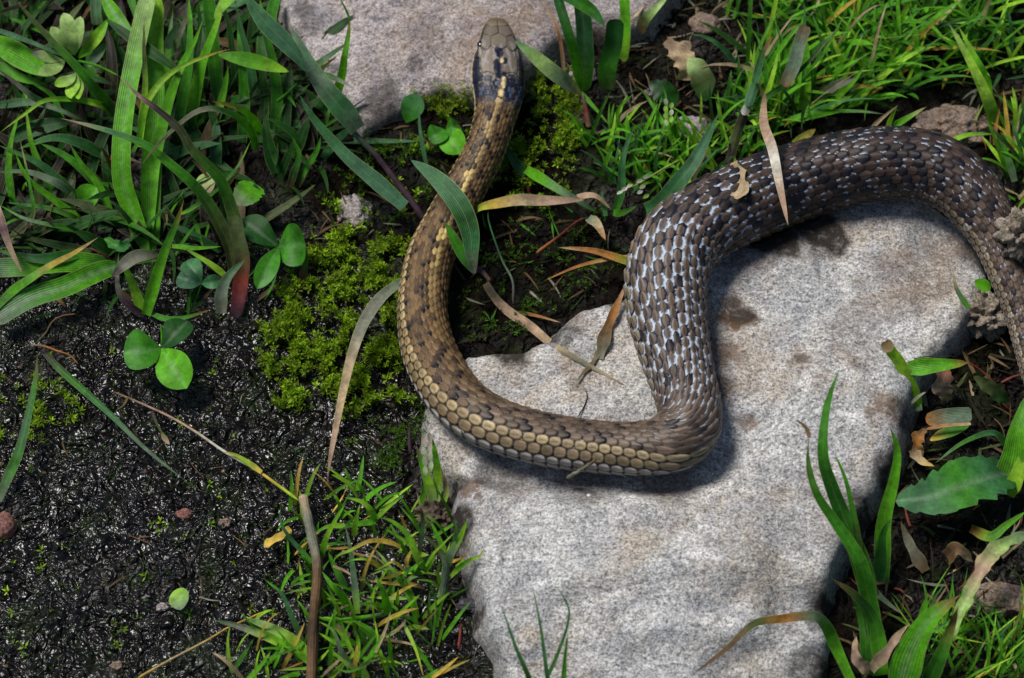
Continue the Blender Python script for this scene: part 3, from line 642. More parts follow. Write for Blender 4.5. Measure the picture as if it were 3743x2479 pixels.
def ribbon(name, pts, wpx, zs, cols, mat, parent=None, origin=None, fold=0.25, roll=0.0, kind='blade', n=20, m=5, wav=0.0, lie=False, twist=0.0, hl=0.0, curl=0.0):
    """pts in source px base->tip; zs heights in mm (absolute, or above the surface with lie)"""
    zz = np.interp(np.linspace(0, 1, len(pts)), np.linspace(0, 1, len(zs)), zs) * MM
    px = np.array([p[0] for p in pts]); py = np.array([p[1] for p in pts])
    if lie:
        q = catmull(np.stack([px, py, zz], 1), max(n, 10)); p3 = Pon(q[:, 0], q[:, 1], q[:, 2])
        p3[1:-1] = (p3[:-2] + 2 * p3[1:-1] + p3[2:]) / 4
        c = catmull(p3, n)
    else:
        p3 = np.array([P(a, b, z)[0] for a, b, z in zip(px, py, zz)]); c = catmull(p3, n)
    T = nrm(np.gradient(c, axis=0)); view = nrm(CAM[None, :] - c)
    Nn = nrm(0.75 * view + np.array([[-0.12, 0.05, 0.35]])); Nn = nrm(Nn - (Nn * T).sum(1)[:, None] * T); S = np.cross(T, Nn)
    t = np.linspace(0, 1, n); an = roll + twist * (t - 0.3)
    N2 = Nn * np.cos(an)[:, None] + S * np.sin(an)[:, None]; S2 = S * np.cos(an)[:, None] - Nn * np.sin(an)[:, None]
    dep = (c - CAM) @ FW; w = wpx * (0.61 if kind == 'blade' else 0.54) * PXM * dep / DIST * prof(kind, t)
    w = w * (1 + wav * 0.2 * np.sin(t * 17 + px[0]))
    u = np.linspace(-1, 1, m); W = np.repeat(w[:, None], m, 1)
    if kind in ('lobe', 'tooth'):
        sd = px[0] * 0.013
        for sg in (-1, 1):
            if kind == 'lobe': fct = 0.72 + 0.38 * perlin(t * 6.5 + sd, 0 * t + sg * 3.3, 6) - 0.16 * np.mod(t * 9 + sd + sg * .3, 1.0)
            else: fct = 1.06 - (0.20 + 0.14 * np.sin(t * 9 + sg)) * np.mod(t * 7.5 + 0.37 * sg + 0.12 * np.sin(t * 11 + sd), 1.0) ** 1.3 + 0.10 * perlin(t * 5 + sd, 0 * t + sg, 8)
            W = np.where((u * sg > 0)[None, :], W * fct[:, None], W)
    v = c[:, None, :] + (W * u[None, :])[..., None] * S2[:, None, :] + ((np.abs(u) * fold + curl * u * u)[None, :] * w[:, None])[..., None] * N2[:, None, :]
    if wav: v = v + (wav * 0.18 * (w[:, None] * np.abs(u)) * np.sin(t[:, None] * 22 + 2.5 * u + py[0]))[..., None] * N2[:, None, :]
    cs = np.array([COL[k] for k in cols.split('-')]); tc_ = np.linspace(0, 1, len(cs))
    col = np.stack([np.interp(t, tc_, cs[:, k]) for k in range(3)], 1)[:, None, :] * np.ones((1, m, 1))
    if hl: col = col * (1 - hl * (np.abs(u) < 0.1)[None, :, None]) + np.array([0.30, 0.38, 0.27]) * hl * (np.abs(u) < 0.1)[None, :, None]
    uv = np.stack([np.tile(u * 0.5 + 0.5, (n, 1)), np.tile(t[:, None], (1, m))], -1).reshape(-1, 2)
    return link_mesh(name, v.reshape(-1, 3), gridfaces(n, m), mat, parent, col.reshape(-1, 3), uv, origin=origin if origin is not None else c[0])
def tube(name, pts, wpx, zs, cols, mat, parent=None, origin=None, n=22, m=8, taper=0.5, rough=0.0, lie=False):
    zz = np.interp(np.linspace(0, 1, len(pts)), np.linspace(0, 1, len(zs)), zs) * MM
    px = np.array([p[0] for p in pts]); py = np.array([p[1] for p in pts])
    if lie:
        q = catmull(np.stack([px, py, zz], 1), n); c = Pon(q[:, 0], q[:, 1], q[:, 2]); c[1:-1] = (c[:-2] + 2 * c[1:-1] + c[2:]) / 4
    else: c = catmull(np.array([P(a, b, z)[0] for a, b, z in zip(px, py, zz)]), n)
    T = nrm(np.gradient(c, axis=0)); ref = np.array([0.1, 0.2, 1.0]); A = nrm(np.cross(T, ref)); B = np.cross(T, A)
    t = np.linspace(0, 1, n); w = wpx * 0.5 * PXM * (1 - (1 - taper) * t)
    th = np.linspace(0, 2 * np.pi, m, endpoint=False)
    rr = w[:, None] * (1 + rough * (perlin(t[:, None] * 9 + px[0] * .01, th[None, :] * 1.5 + 0 * t[:, None]) ))
    v = c[:, None, :] + rr[..., None] * (np.cos(th)[None, :, None] * A[:, None, :] + np.sin(th)[None, :, None] * B[:, None, :])
    cs = np.array([COL[k] for k in cols.split('-')]); tc_ = np.linspace(0, 1, len(cs))
    col = np.stack([np.interp(t, tc_, cs[:, k]) for k in range(3)], 1)[:, None, :] * np.ones((1, m, 1))
    uv = np.stack([np.tile(th / 6.283, (n, 1)), np.tile(t[:, None], (1, m))], -1).reshape(-1, 2)
    # closed ends: first and last ring drawn in
    v[0] = c[0] + (v[0] - c[0]) * 0.15; v[-1] = c[-1] + (v[-1] - c[-1]) * 0.15
    return link_mesh(name, v.reshape(-1, 3), gridfaces(n, m, True), mat, parent, col.reshape(-1, 3), uv, origin=origin if origin is not None else c[0])

def defaults(z, lie): return z if z is not None else ((0.4, 1.2) if lie else (1, 9, 14))
def plant(name, label, cat, group, parts, base=None):
    """parts: (piece, 'view x,y ...', width in that view, heights mm, colours, options)"""
    first, f = parse(parts[0][1]); zs0 = parts[0][3]
    o = P(first[0][0], first[0][1], zs0[0] * MM)[0] if not parts[0][5].get('lie') else Pon(first[0][0], first[0][1], 0)[0]
    root = empty(name, o, label, cat, group)
    for pc in parts: piece(pc, root, o)
    return root
def piece(pc, root=None, o=None):
    nm, sp, w, zs, cols, op = pc; op = dict(op); pts, f = parse(sp)
    tb = op.pop('tube', False); mt = {'leaf': M_LEAF, 'broad': M_BROAD, 'dry': M_DRY}[op.pop('mat', 'leaf')]
    if tb: return tube(nm, pts, w / f, zs, cols, mt, root, o, **op)
    if 'roll' not in op: op['roll'] = random.uniform(-0.35, 0.35)
    if 'fold' not in op: op['fold'] = random.uniform(0.15, 0.4)
    return ribbon(nm, pts, w / f, zs, cols, mt, root, o, **op)
def single(name, label, cat, sp, w, zs, cols, group=None, **op):
    ob = piece((name, sp, w, zs, cols, op)); return tag(ob, label, cat, group)

B, ST = 'blade', 'stem'
D_ = {}
# ---- tall clump at the upper left
plant('grass_plant', 'tall bright green grass shoot with broad pale blades, left of centre in the clump', 'grass plant', None, [
    (B, 'd 340,582 308,490 284,410 288,280 316,120 345,-10', 46, (2, 14, 26, 36), 'g1-g1-g1-pg', dict(roll=-.25, fold=.3, kind='cut', hl=.12, n=30)),
    (B, 'd 352,580 347,460 352,330 356,200 354,90 357,-10', 46, (2, 13, 24, 34), 'g1-g1-g1-yg', dict(roll=.35, fold=.25, kind='cut', hl=.12)),
    (B, 'd 322,340 330,260 336,192 333,120 333,43', 15, (20, 28, 36, 42), 'yg-yg-ol-br', dict(roll=.1)),
    (B, 'd 340,560 352,400 385,256 417,160 453,90 470,40', 32, (3, 14, 24, 32, 38), 'g1-g1-g1', dict(roll=-.1, fold=.3)),
    (B, 'd 322,320 328,280 342,231 385,177 438,145 500,122 534,114', 15, (24, 34, 40, 43), 'g1-yg-yg-or_', dict(roll=.2, fold=.3)),
])
plant('grass_plant', 'olive grass with long arching purple tipped blades crossing in front of the tall shoot', 'grass plant', None, [
    (B, 'd 540,640 531,575 507,519 475,463 438,420 385,374 342,340 288,316 214,293 139,273', 26, (2, 16, 30, 36, 32), 'ol-ol-g2-g2-g3-pk', dict(roll=.25, fold=.45, n=30)),
    (B, 'd 563,630 556,551 533,470 507,412 443,344 417,300 363,252 320,220 274,175', 27, (2, 18, 34, 42, 44), 'pu-ol-g2-ol-pu-pk', dict(roll=-.2, fold=.4, n=30)),
    (B, 'd 592,345 580,305 556,278 528,262 486,252 449,262 406,295 363,337 321,388', 18, (4, 20, 36, 38, 34), 'g2-g2-g2-gy-ol-br', dict(roll=.2, fold=.3, n=28)),
    (B, 'd 604,310 582,274 545,248 488,234', 19, (6, 20, 30), 'g2-g1-or_', dict(roll=.1)),
])
plant('grass_plant', 'grass blades reaching in from the left edge beside the lobed leaf', 'grass plant', None, [
    (B, 'd -30,85 53,133 120,176', 52, (14, 18, 20), 'g1-g1-g1', dict(roll=.3, fold=.2, kind='spind')),
    (B, 'd -10,68 85,103 172,142', 11, (22, 26, 28), 'g5-g3', dict(roll=0.1)),  # narrow bluish strip standing in for a highlight along the broad blade
    (B, 'd -10,150 50,180 112,196', 24, (10, 12, 14), 'g2-g1-g2', dict(roll=.1)),
    (B, 'd 282,285 248,240 214,203 175,154 96,70 28,-10', 23, (6, 20, 30, 38), 'pu-g2-g2-ol-ol', dict(roll=.3, fold=.35)),
    (B, 'd 280,282 250,252 224,240 171,230 103,233 60,262 0,306', 14, (6, 18, 24, 22), 'g2-yg-g1-yg-yg', dict(roll=-.1, fold=.3)),
    (B, 'd -10,245 60,236 110,244 170,268 216,288', 17, (6, 14, 16, 12), 'g3-hs-g4', dict(roll=.2)),
    (B, 'd 142,278 110,245 75,224 40,195 -10,156', 18, (8, 20, 28), 'g4-g3-gy-pu', dict(roll=.2)),
    (B, 'd 20,330 60,305 110,290 165,282', 34, (5, 9, 10), 'g4-g3-g4', dict(roll=.1, kind='spind')),
])
plant('grass_plant', 'dark green grass blades hanging down from the top edge beside the rock', 'grass plant', None, [
    (B, 'd 508,245 496,150 489,70 480,-10', 30, (8, 20, 30), 'g4-g2-g2-g2', dict(roll=.2, kind='cut')),
    (B, 'd 235,-12 272,42 312,88', 32, (24, 28, 28), 'g1-g1-g1', dict(roll=.2, kind='spind', hl=.5)),
    (B, 'd 246,45 310,92 374,137 420,172', 25, (30, 30, 28), 'g4-g4-g4', dict(roll=.1, kind='spind')),
    (B, 'd 300,-10 310,25 317,55', 16, (20, 20), 'g2-g2', {}), (B, 'd 222,-10 222,30 226,58', 24, (14, 12), 'g3-g4', dict(kind='cut')),
    (B, 'd 505,126 560,136 610,148 668,166', 32, (22, 22, 20), 'g1-g1-yg', dict(roll=.15, kind='spind')),
    (B, 'd 552,-30 522,5 494,45', 34, (40, 38, 36), 'g1-yg', dict(roll=.2, kind='blade')),
    (B, 'd 640,-10 628,40 632,90', 26, (12, 14, 16), 'g2-g2-g4', dict(kind='cut')),
    (B, 'd 390,130 410,90 430,40 432,-10', 16, (12, 20, 26), 'g2-gy-ol', {}),
    (B, 'd 378,133 395,85 415,50', 22, (14, 20, 24), 'hs-g3', {}),
    (B, 'd 465,240 455,150 462,60 458,0', 18, (5, 14, 20), 'g4-g4', {}),
    (B, 'd 560,240 540,140 530,60 512,0', 20, (5, 14, 22), 'g4-g4-g4', {}), (B, 'd 590,250 580,160 560,80 545,10', 22, (5, 14, 20), 'g4-g3-g4', {}),
    (B, 'd 420,330 430,250 445,200 465,150', 18, (3, 10, 14), 'g4-g2', {}), (B, 'd 520,360 500,300 480,230', 24, (3, 8, 12), 'g4-g4', {}), (B, 'd 640,400 620,330 612,260', 30, (2, 8, 12), 'g4-g4', {}),
])
single('grass_sprig', 'broad blurred blue green blade slanting from the top edge towards the dark flower head', 'grass blade', '> d 705,165 690,135 657,96 614,53 567,-8', 40, (56, 50, 44), 'g3-g5-g5', roll=.1, fold=.15, kind='spind')
plant('grass_plant', 'grey green grass stem with a purple stalk and broad leaf leading to the snake\'s neck', 'grass plant', None, [
    (ST, 'd 985,515 949,461 905,405 870,360 840,330 812,300', 16, (6, 12, 18, 24), 'pu-pu-pu-hs', dict(tube=True, mat='dry', taper=.8)),
    (B, 'd 826,300 806,270 778,238 745,196 708,136 670,56', 46, (25, 32, 38, 42), 'hs-g3-hs-g5-hs', dict(roll=.15, fold=.15, n=26)),
    (B, 'd 935,478 870,420 806,366 756,312 716,262 690,215', 33, (14, 18, 22, 26), 'g5-g5-g3-g3', dict(roll=.1, fold=.2, n=26)),
])
plant('flower_head', 'small dark bristly plantain flower head among the grass near the top rock', 'flower head', None, [
    (ST, 'd 640,235 665,215 690,190', 9, (20, 26, 30), 'g2-g2', dict(tube=True)),
    ('spike', 'd 704,186 694,165 682,140 668,118', 34, (30, 34, 38), 'g4-ol-db-dk', dict(tube=True, mat='dry', rough=1.1, taper=.7, n=26, m=12)),
] + [('bristle', 'd %d,%d %d,%d' % (676 + a * 2, 128 + abs(a), 668 + a * 4, 104 + abs(a) * 2), 3.2, (38, 41), 'db-br', dict(n=5, m=3)) for a in range(-4, 5)])
plant('grass_plant', 'short bright green grass with a reddish tip standing against the top rock', 'grass plant', None, [
    (B, 'd 768,232 782,205 791,170 797,128 806,75 808,36', 20, (12, 22, 32, 36), 'ol-g1-g1-g1-rd', dict(roll=.15)),
    (B, 'd 808,42 796,15 781,-10', 5, (36, 40), 'g2-g2', dict(n=8)), (B, 'd 727,156 765,126 808,97', 14, (24, 28, 30), 'g2-hs-g3-br', {}),
    (B, 'd 745,170 785,186 824,209', 12, (24, 26, 24), 'g2-hs-wh', {}), (B, 'd 736,172 755,150 781,128', 9, (20, 26), 'g2-rd', {}),
])
plant('grass_plant', 'small dark green two bladed shoot in shade left of the purple stalk', 'grass plant', None, [
    (B, 'd 670,432 680,400 692,358 674,314', 16, (2, 8, 14), 'db-g4-g2-g2', {}), (B, 'd 686,430 702,395 731,352 742,314', 18, (2, 8, 14), 'db-g2-g2-g1', {})])
single('grass_sprig', 'thin green blade arching down to the left between the clover leaves', 'grass blade', 'd 418,494 443,483 507,434 550,384 580,325', 9, (16, 20, 24), 'g1-g2-g2-yg')
plant('grass_plant', 'low grass fan at the left edge with crossing narrow blades', 'grass plant', None, [
    (B, 'd 207,527 127,464 63,411 32,346', 17, (3, 14, 22), 'g1-g1-g1-g1', dict(roll=.1)), (B, 'd 175,450 130,410 85,375 -5,335', 18, (3, 8, 12), 'g4-g3-g2', {}),
    (B, 'd 165,448 128,422 64,398 -8,398', 18, (6, 12, 12), 'g4-hs-hs-g2', dict(roll=.3)), (B, 'd 192,519 160,498 107,481 13,468', 13, (3, 10, 9), 'ol-g2-g3', {}),
    (B, 'd 201,557 171,532 107,519 53,504 -5,472', 12, (3, 12, 12), 'g2-g2-hs-g1', {}), (B, 'd 68,527 78,487 66,412 47,327', 8, (4, 16, 18), 'ta-g2-g2-ta', {}),
    (B, 'd 22,560 62,515 90,480', 20, (3, 6), 'ol-ol', {}), (B, 'd 210,585 130,566 40,545', 20, (2, 5), 'ol-g4-ol', {})])
plant('grass_plant', 'flattened broad bladed grass at the left edge with one blade turned yellow', 'grass plant', None, [
    (B, 'd 275,615 220,632 150,664 70,690 -15,740', 50, (4, 10, 12, 8), 'g2-g1-g2-hs', dict(roll=.1, fold=.2, kind='cut', hl=.35)),
    (B, 'd 250,610 150,606 60,616 -15,620', 46, (3, 7, 8), 'g4-g1-g1-hs', dict(roll=-.1, fold=.15, kind='cut')),
    (B, 'd 187,586 90,598 -10,578', 24, (6, 9, 8), 'g2-g3-g2', {}), (B, 'd -10,712 30,672 64,648 120,612 171,585 228,548', 19, (10, 16, 18), 'g2-g1-g1-ye-ye-ta', dict(roll=.05, fold=.15)),
])
single('straw', 'drooping pinkish brown dead blade at the left edge', 'dead blade', 'd -6,480 17,556 38,605 54,635', 18, (20, 18, 14), 'pk-pu-pk-ta', mat='dry')
plant('grass_plant', 'young grass with a spread green fan and one purple curling blade above the clover leaf', 'grass plant', None, [
    (B, 'd 338,728 362,640 385,570 410,510 425,461', 25, (3, 16, 26, 32), 'g1-g1-g1-g2-or_', dict(roll=.15, fold=.35)),
    (B, 'd 330,722 308,660 290,618 284,588', 22, (3, 12, 18), 'g1-yg-g1-g2', dict(roll=-.2)),
    (B, 'd 334,728 300,708 276,676 271,630 275,583', 15, (3, 8, 12, 18), 'pu-pu-gy-g2', {}), (B, 'd 352,726 385,738 435,733 488,715', 13, (3, 5, 5), 'g2-g2-g2-rd', {}),
    (B, 'd 368,588 318,594 285,615 258,642', 30, (12, 18, 14), 'ol-gy-gy-pu', dict(kind='spind'))])
plant('grass_plant', 'thick dark red sheathed shoot with a grey green leaf beside the clover', 'grass plant', None, [
    (B, 'd 545,735 556,650 560,600 548,545 538,500', 34, (2, 10, 16, 20), 'pu-rd-ol-ol', dict(kind='cut', roll=.2, mat='broad')),
    (B, 'd 512,724 512,680 528,640 568,598', 27, (8, 14, 18), 'gy-hs-g3', dict(roll=.1, fold=.4)),
    (B, 'd 526,642 488,612 445,585 425,572', 14, (4, 8, 8), 'yg-yg-g2', {}), (B, 'd 398,569 450,574 512,570', 11, (6, 8), 'g1-g1', {}),
    (B, 'd 680,690 700,640 706,600 704,555', 18, (3, 6, 9), 'pu-rd-g2-rd', {}),
])
plant('grass_plant', 'bright upright grass blades packed to the right of the tall shoot at the top edge', 'grass plant', None, [
    (B, 'd 440,300 452,220 470,140 500,60 520,-10', 28, (3, 16, 26, 32), 'g2-g1-g1-yg', {}), (B, 'd 410,330 420,240 436,160 440,60 436,-10', 24, (3, 16, 26, 30), 'g4-g2-g2-g1', {}),
    (B, 'd 388,300 384,200 390,110 400,20', 20, (3, 14, 22), 'g2-g1-hs', {}), (B, 'd 560,330 565,240 560,150 548,60', 26, (2, 10, 20, 24), 'g4-g2-g2-g2', {}), (B, 'd 600,330 612,240 606,160 596,80', 22, (2, 10, 18), 'g4-g4-g2', {}),
    (B, 'd 470,330 500,270 520,200 528,150', 22, (2, 10, 16), 'g4-g1-g1', {}), (B, 'd 632,300 640,230 632,150 610,60 600,-10', 24, (3, 12, 22, 28), 'g4-g2-g2-g1', {})])
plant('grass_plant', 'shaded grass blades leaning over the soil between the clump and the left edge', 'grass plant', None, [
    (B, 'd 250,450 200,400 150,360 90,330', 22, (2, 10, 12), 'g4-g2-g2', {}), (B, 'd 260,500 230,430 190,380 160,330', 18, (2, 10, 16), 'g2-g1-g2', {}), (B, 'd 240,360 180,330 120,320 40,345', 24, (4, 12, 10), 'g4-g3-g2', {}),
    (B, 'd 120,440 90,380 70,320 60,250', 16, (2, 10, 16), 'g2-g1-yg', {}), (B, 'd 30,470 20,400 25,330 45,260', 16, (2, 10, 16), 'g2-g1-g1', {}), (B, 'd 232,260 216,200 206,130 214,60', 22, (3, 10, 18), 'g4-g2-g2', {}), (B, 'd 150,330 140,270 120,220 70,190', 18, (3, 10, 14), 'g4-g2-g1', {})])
# ---- clover and other broad leaves
LF = 'leaflet'
def clover(label, centre, tips, zc, zt, cols, stem=None, group=None):
    pt = [(LF, 'd %g,%g %g,%g %g,%g' % (centre[0], centre[1], 0.5 * (centre[0] + a), 0.5 * (centre[1] + b), a, b), w, (zc, zt, zt - 1), c, dict(kind='obov', mat='broad', fold=fo, roll=ro, n=16, m=9, hl=.15)) for (a, b, w, fo, ro), c in zip(tips, cols)]
    if stem: pt.append((ST, stem, 6, (1, zc * .7, zc), 'g2-g1', dict(tube=True, n=10)))
    return plant('clover', label, 'clover', group, pt)
clover('bright three part clover leaf lying alone on the wet soil at the left', (373, 806), [(285, 816, 92, .25, .15), (434, 742, 66, .3, -.3), (432, 898, 78, .3, .1)], 8, 11, ('g2', 'g4', 'g1'), 'd 372,750 374,780 373,806')
clover('dark green clover leaf with three leaflets beside the reddish shoot', (644, 570), [(558, 508, 62, .3, .2), (706, 566, 92, .25, .1), (594, 668, 46, .35, -.1)], 10, 13, ('g4', 'g2', 'g2'), 'd 566,571 605,573 643,571')
clover('small bluish clover leaf under the grass fan', (465, 656), [(432, 602, 46, .3, .1), (410, 640, 46, .3, .1), (512, 648, 30, .35, .2)], 6, 8, ('g3', 'g5', 'g3'), 'd 450,700 458,680 465,656')
clover('clover leaf half hidden behind the snake\'s neck on the moss', (1030, 300), [(990, 322, 48, .3, .1), (1064, 356, 58, .3, .1), (1062, 290, 40, .3, 0)], 5, 8, ('g2', 'g1', 'g2'))
single('round_leaf', 'upright dark green oval leaf at the foot of the top rock', 'leaf', 'd 938,284 950,255 966,218', 50, (6, 10, 13), 'g2-g3', kind='obov', mat='broad', roll=.1)
single('grass_sprig', 'thin blue green blade standing between the oval leaf and the neck', 'grass blade', '> d 968,236 971,301 985,380', 9, (6, 12, 16), 'g3-g5-g3')
single('round_leaf', 'toothed little green leaf in the dark gap right of the clump', 'leaf', 'd 598,430 570,448 538,470', 60, (8, 11, 10), 'g1-g1-gy', kind='tooth', mat='broad', fold=.15, roll=.1)
single('round_leaf', 'pale green cut leaf with a pinkish lower end', 'leaf', 'd 472,400 477,420 485,446', 44, (8, 10, 9), 'pg-pg-pk', kind='ovate', mat='broad', fold=.1, roll=.1)
single('round_leaf', 'small green leaf on the soil left of the tall shoot', 'leaf', 'd 190,470 205,450 222,432', 52, (4, 7, 8), 'g2-g1', kind='ovate', mat='broad', fold=.3, roll=.1)
single('round_leaf', 'small wavy green leaf above the yellow blade', 'leaf', 'd 300,563 275,570 240,552', 34, (6, 9, 8), 'g3-g2', kind='lobe', mat='broad', fold=.3, roll=.1)
plant('lobed_leaf', 'pale green deeply lobed buttercup leaf in the upper left corner', 'leaf', None, [
    ('lobe', 'd 174,128 166,98 156,55 147,30', 36, (22, 28, 32, 33), 'pg-pg-pg', dict(kind='obov', mat='broad', roll=.1, fold=.2, m=7)),
    ('lobe', 'd 174,128 176,95 182,60 186,38', 30, (22, 28, 32, 33), 'g1-pg-pg', dict(kind='obov', mat='broad', roll=-.1, fold=.2, m=7)),
    ('lobe', 'd 172,128 150,105 132,82 118,62', 30, (22, 27, 30, 31), 'pg-pg-pg', dict(kind='obov', mat='broad', roll=.2, fold=.2, m=7)),
    ('lobe', 'd 150,140 120,136 92,128 74,126', 24, (21, 25, 27), 'pg-pg-gy', dict(kind='obov', mat='broad', roll=.2, fold=.2, m=7)),
    ('lobe', 'd 150,142 128,158 104,166 88,170', 30, (21, 25, 26), 'pg-pg-pg', dict(kind='obov', mat='broad', roll=.2, fold=.2, m=7)),
    ('lobe', 'd 176,168 160,184 138,194 126,198', 28, (20, 23, 24), 'pg-pg-yg', dict(kind='obov', mat='broad', roll=.2, fold=.2, m=7)),
    ('lobe', 'd 178,170 172,195 166,212 164,228', 30, (20, 22, 23), 'pg-yg', dict(kind='obov', mat='broad', roll=.2, fold=.2, m=7)),
    ('lobe', 'd 184,175 184,200 182,215 182,230', 22, (20, 22, 23), 'pg-yg', dict(kind='obov', mat='broad', roll=.2, fold=.2, m=7)),
    ('lobe', 'd 182,134 205,108 228,80 250,44', 26, (22, 27, 30), 'g1-yg-g1', dict(kind='spind', mat='broad', roll=.2, fold=.3, m=7)),
    ('lobe', 'd 190,160 215,138 232,118 246,98', 22, (20, 23, 25), 'g2-hs-g2', dict(kind='spind', mat='broad', roll=.2, fold=.3, m=7)),
    (ST, 'd 178,140 225,152 272,174', 7, (22, 26, 30), 'g2-g1', dict(tube=True))])
# ---- round the snake's neck
plant('grass_plant', 'dark green blade bent over the snake\'s neck with a straw stalk on the boulder', 'grass stem', None, [
    (B, 'd 1096,632 1091,590 1085,530 1058,469 1008,412 950,370', 46, (17, 25, 29, 28), 'gy-g3-g4-g3-g3-g5', dict(roll=.1, fold=.25, kind='spind', n=26)),
    (B, 'd 1098,634 1072,596 1050,555 1030,515', 26, (16, 22, 25), 'g3-g2-g2', dict(roll=.4, kind='spind')),
    ('joint', 'd 1092,622 1112,626 1134,650', 16, (17, 16, 15), 'pu-pu-br', dict(tube=True, mat='dry')),
    (ST, 'd 1122,655 1140,685 1176,722 1226,753 1276,796 1376,853 1457,897', 20, (6, 3, 2, 1.5, 1), 'ta-pk-ta-gy-ta', dict(lie=True, mat='dry', kind='blade', roll=.1, fold=-.5)),
    ('side_branch', 'd 1196,722 1240,730 1297,746', 8, (3, 4), 'ol-or_-ta', dict(mat='dry')),
])
single('grass_sprig', 'thin grey stem hanging down to the straw stalk behind the boulder edge', 'stem', 'd 1186,703 1185,650 1160,600 1132,520 1128,490', 7, (8, 12, 16), 'pu-hs-g3-g3', tube=True)
single('straw', 'curved yellow and pink dried blade sticking out right of the neck', 'dead blade', 'd 1090,500 1110,480 1152,470 1200,462 1260,464 1352,462', 25, (10, 16, 18, 18), 'yg-ye-ta-pk-pk', mat='dry', kind='spind', roll=.1, fold=.2)
single('straw', 'short tan dead blade hooked beside the green blades near the coil', 'dead blade', 'd 1333,455 1376,453 1413,484', 13, (8, 10, 7), 'pk-ta', mat='dry')
plant('grass_plant', 'dark stemmed grass with two blades right of the neck', 'grass plant', None, [
    (B, 'd 1212,404 1190,375 1176,350 1168,332', 22, (6, 8, 8), 'g4-g3-g4', {}), (B, 'd 1216,392 1250,412 1290,437 1340,466 1385,494', 22, (8, 14, 14, 8), 'g1-g1-hs-g2', dict(roll=.1)),
    (ST, 'd 1225,450 1218,420 1214,402', 9, (2, 5, 7), 'rd-pu', dict(tube=True))])
plant('grass_plant', 'wide pale bladed grass rising before the top rock, right of the head', 'grass plant', None, [
    (B, 'd 1345,218 1310,192 1266,158 1225,122 1190,94', 36, (8, 20, 26, 26), 'ta-hs-pg-g3', dict(roll=.25, fold=.2, kind='spind')),
    (B, 'd 1345,210 1332,140 1314,75 1287,-12', 24, (8, 26, 40), 'g1-g2-g3', dict(roll=-.2, kind='cut')),
    (B, 'd 1349,210 1353,140 1350,70 1342,-12', 38, (8, 24, 38), 'g1-g3-g3', dict(roll=.25, kind='cut', hl=.2)),
    (ST, 'd 1362,296 1356,262 1346,215', 16, (2, 6, 9), 'pk-rd-gy', dict(tube=True)),
    (B, 'd 1343,214 1375,250 1410,291', 9, (8, 8, 6), 'g1-g1', {}),
])
plant('grass_plant', 'dark folded leaf and bright blade hanging from the top edge', 'grass plant', None, [
    (B, 'd 1290,-8 1330,2 1368,24 1398,60', 27, (40, 38, 34), 'g3-g2-g3', dict(roll=.2, kind='spind')),
    (B, 'd 1404,208 1402,160 1416,100 1421,44', 42, (10, 20, 30), 'ol-g2-g4-g4', dict(kind='cut', mat='broad', fold=.4)),
    (B, 'd 1442,142 1446,60 1443,-10', 24, (16, 24, 30), 'yg-g1-g1', dict(kind='cut'))])
single('straw', 'thin curved tan dead blade against the top rock between head and grass', 'dead blade', 'd 1304,168 1298,110 1286,60 1250,-6', 9, (8, 20, 26), 'pk-or_-ta', mat='dry')
single('broad_leaf', 'pale edged leaf curling down from the top edge at the end of the top rock', 'leaf', 'd 1480,72 1490,50 1508,28 1545,-8', 26, (16, 22, 26), 'br-ol-pg-pg', mat='broad')
plant('dandelion_leaf', 'tattered brown and green toothed leaf behind the thin grasses near the top', 'leaf', None, [
    ('blade', 'd 1600,185 1585,150 1565,120 1535,98', 80, (6, 12, 10), 'ta-ta-pk', dict(kind='lobe', mat='dry', wav=1.0, n=26)),
    ('blade', 'd 1560,245 1545,220 1520,200 1500,195', 50, (5, 8, 8), 'g4-g4-hs', dict(kind='tooth', mat='broad', wav=.6)),
    ('blade', 'd 1630,235 1625,190 1612,160 1590,135', 50, (6, 12, 12), 'g4-ol-pg', dict(kind='ovate', mat='broad', wav=.4))])
plant('grass_plant', 'slender grass with a pale green flowering spikelet above the coil', 'grass plant', None, [
    (B, 'd 1565,365 1553,320 1527,275 1490,215 1463,195', 12, (3, 10, 14), 'g1-g1-ol', {}), (B, 'd 1424,290 1427,261 1440,240 1463,218', 9, (4, 8, 12), 'g2-g1', {}),
    (ST, 'd 1560,370 1553,320 1545,280 1540,225 1532,200', 9, (3, 10, 14), 'g1-g1-g2', dict(tube=True)),
] + [('spikelet', 'd %g,%g %g,%g' % (1545 + (5 if i % 2 else -4), 292 - i * 8, 1545 + (9 if i % 2 else -8), 276 - i * 8), 10, (14, 15), 'pg-wh' if i % 3 == 0 else 'yg-pg', dict(kind='spind', n=6)) for i in range(7)])
plant('grass_plant', 'blue green grass with a narrow upright blade and white flowering spikelets left of the coil', 'grass plant', None, [
    (B, 'd 1423,488 1436,440 1438,380 1450,330 1467,293', 18, (6, 18, 24), 'g2-g3-g3-g5', dict(roll=.1)), (B, 'd 1418,492 1440,492 1472,476', 15, (6, 12), 'g2-g2', {}),
    (ST, 'd 1575,368 1530,392 1485,420 1440,442', 5, (12, 15, 15), 'yg-pk', dict(tube=True)), (B, 'd 1400,500 1395,470 1390,440', 10, (5, 8), 'g3', {})] +
    [('spikelet', 'd %d,%d %d,%d' % (a, b, a - 14, b + 8), 9, (15, 16), c, dict(kind='spind', n=6)) for a, b, c in ((1500, 405, 'pg-wh'), (1485, 415, 'pg-wh'), (1462, 426, 'yg-wh'), (1450, 434, 'wh-wh'), (1440, 442, 'wh-wh'), (1492, 428, 'pg-wh'), (1486, 440, 'wh-wh'), (1500, 450, 'pg-yg'))])
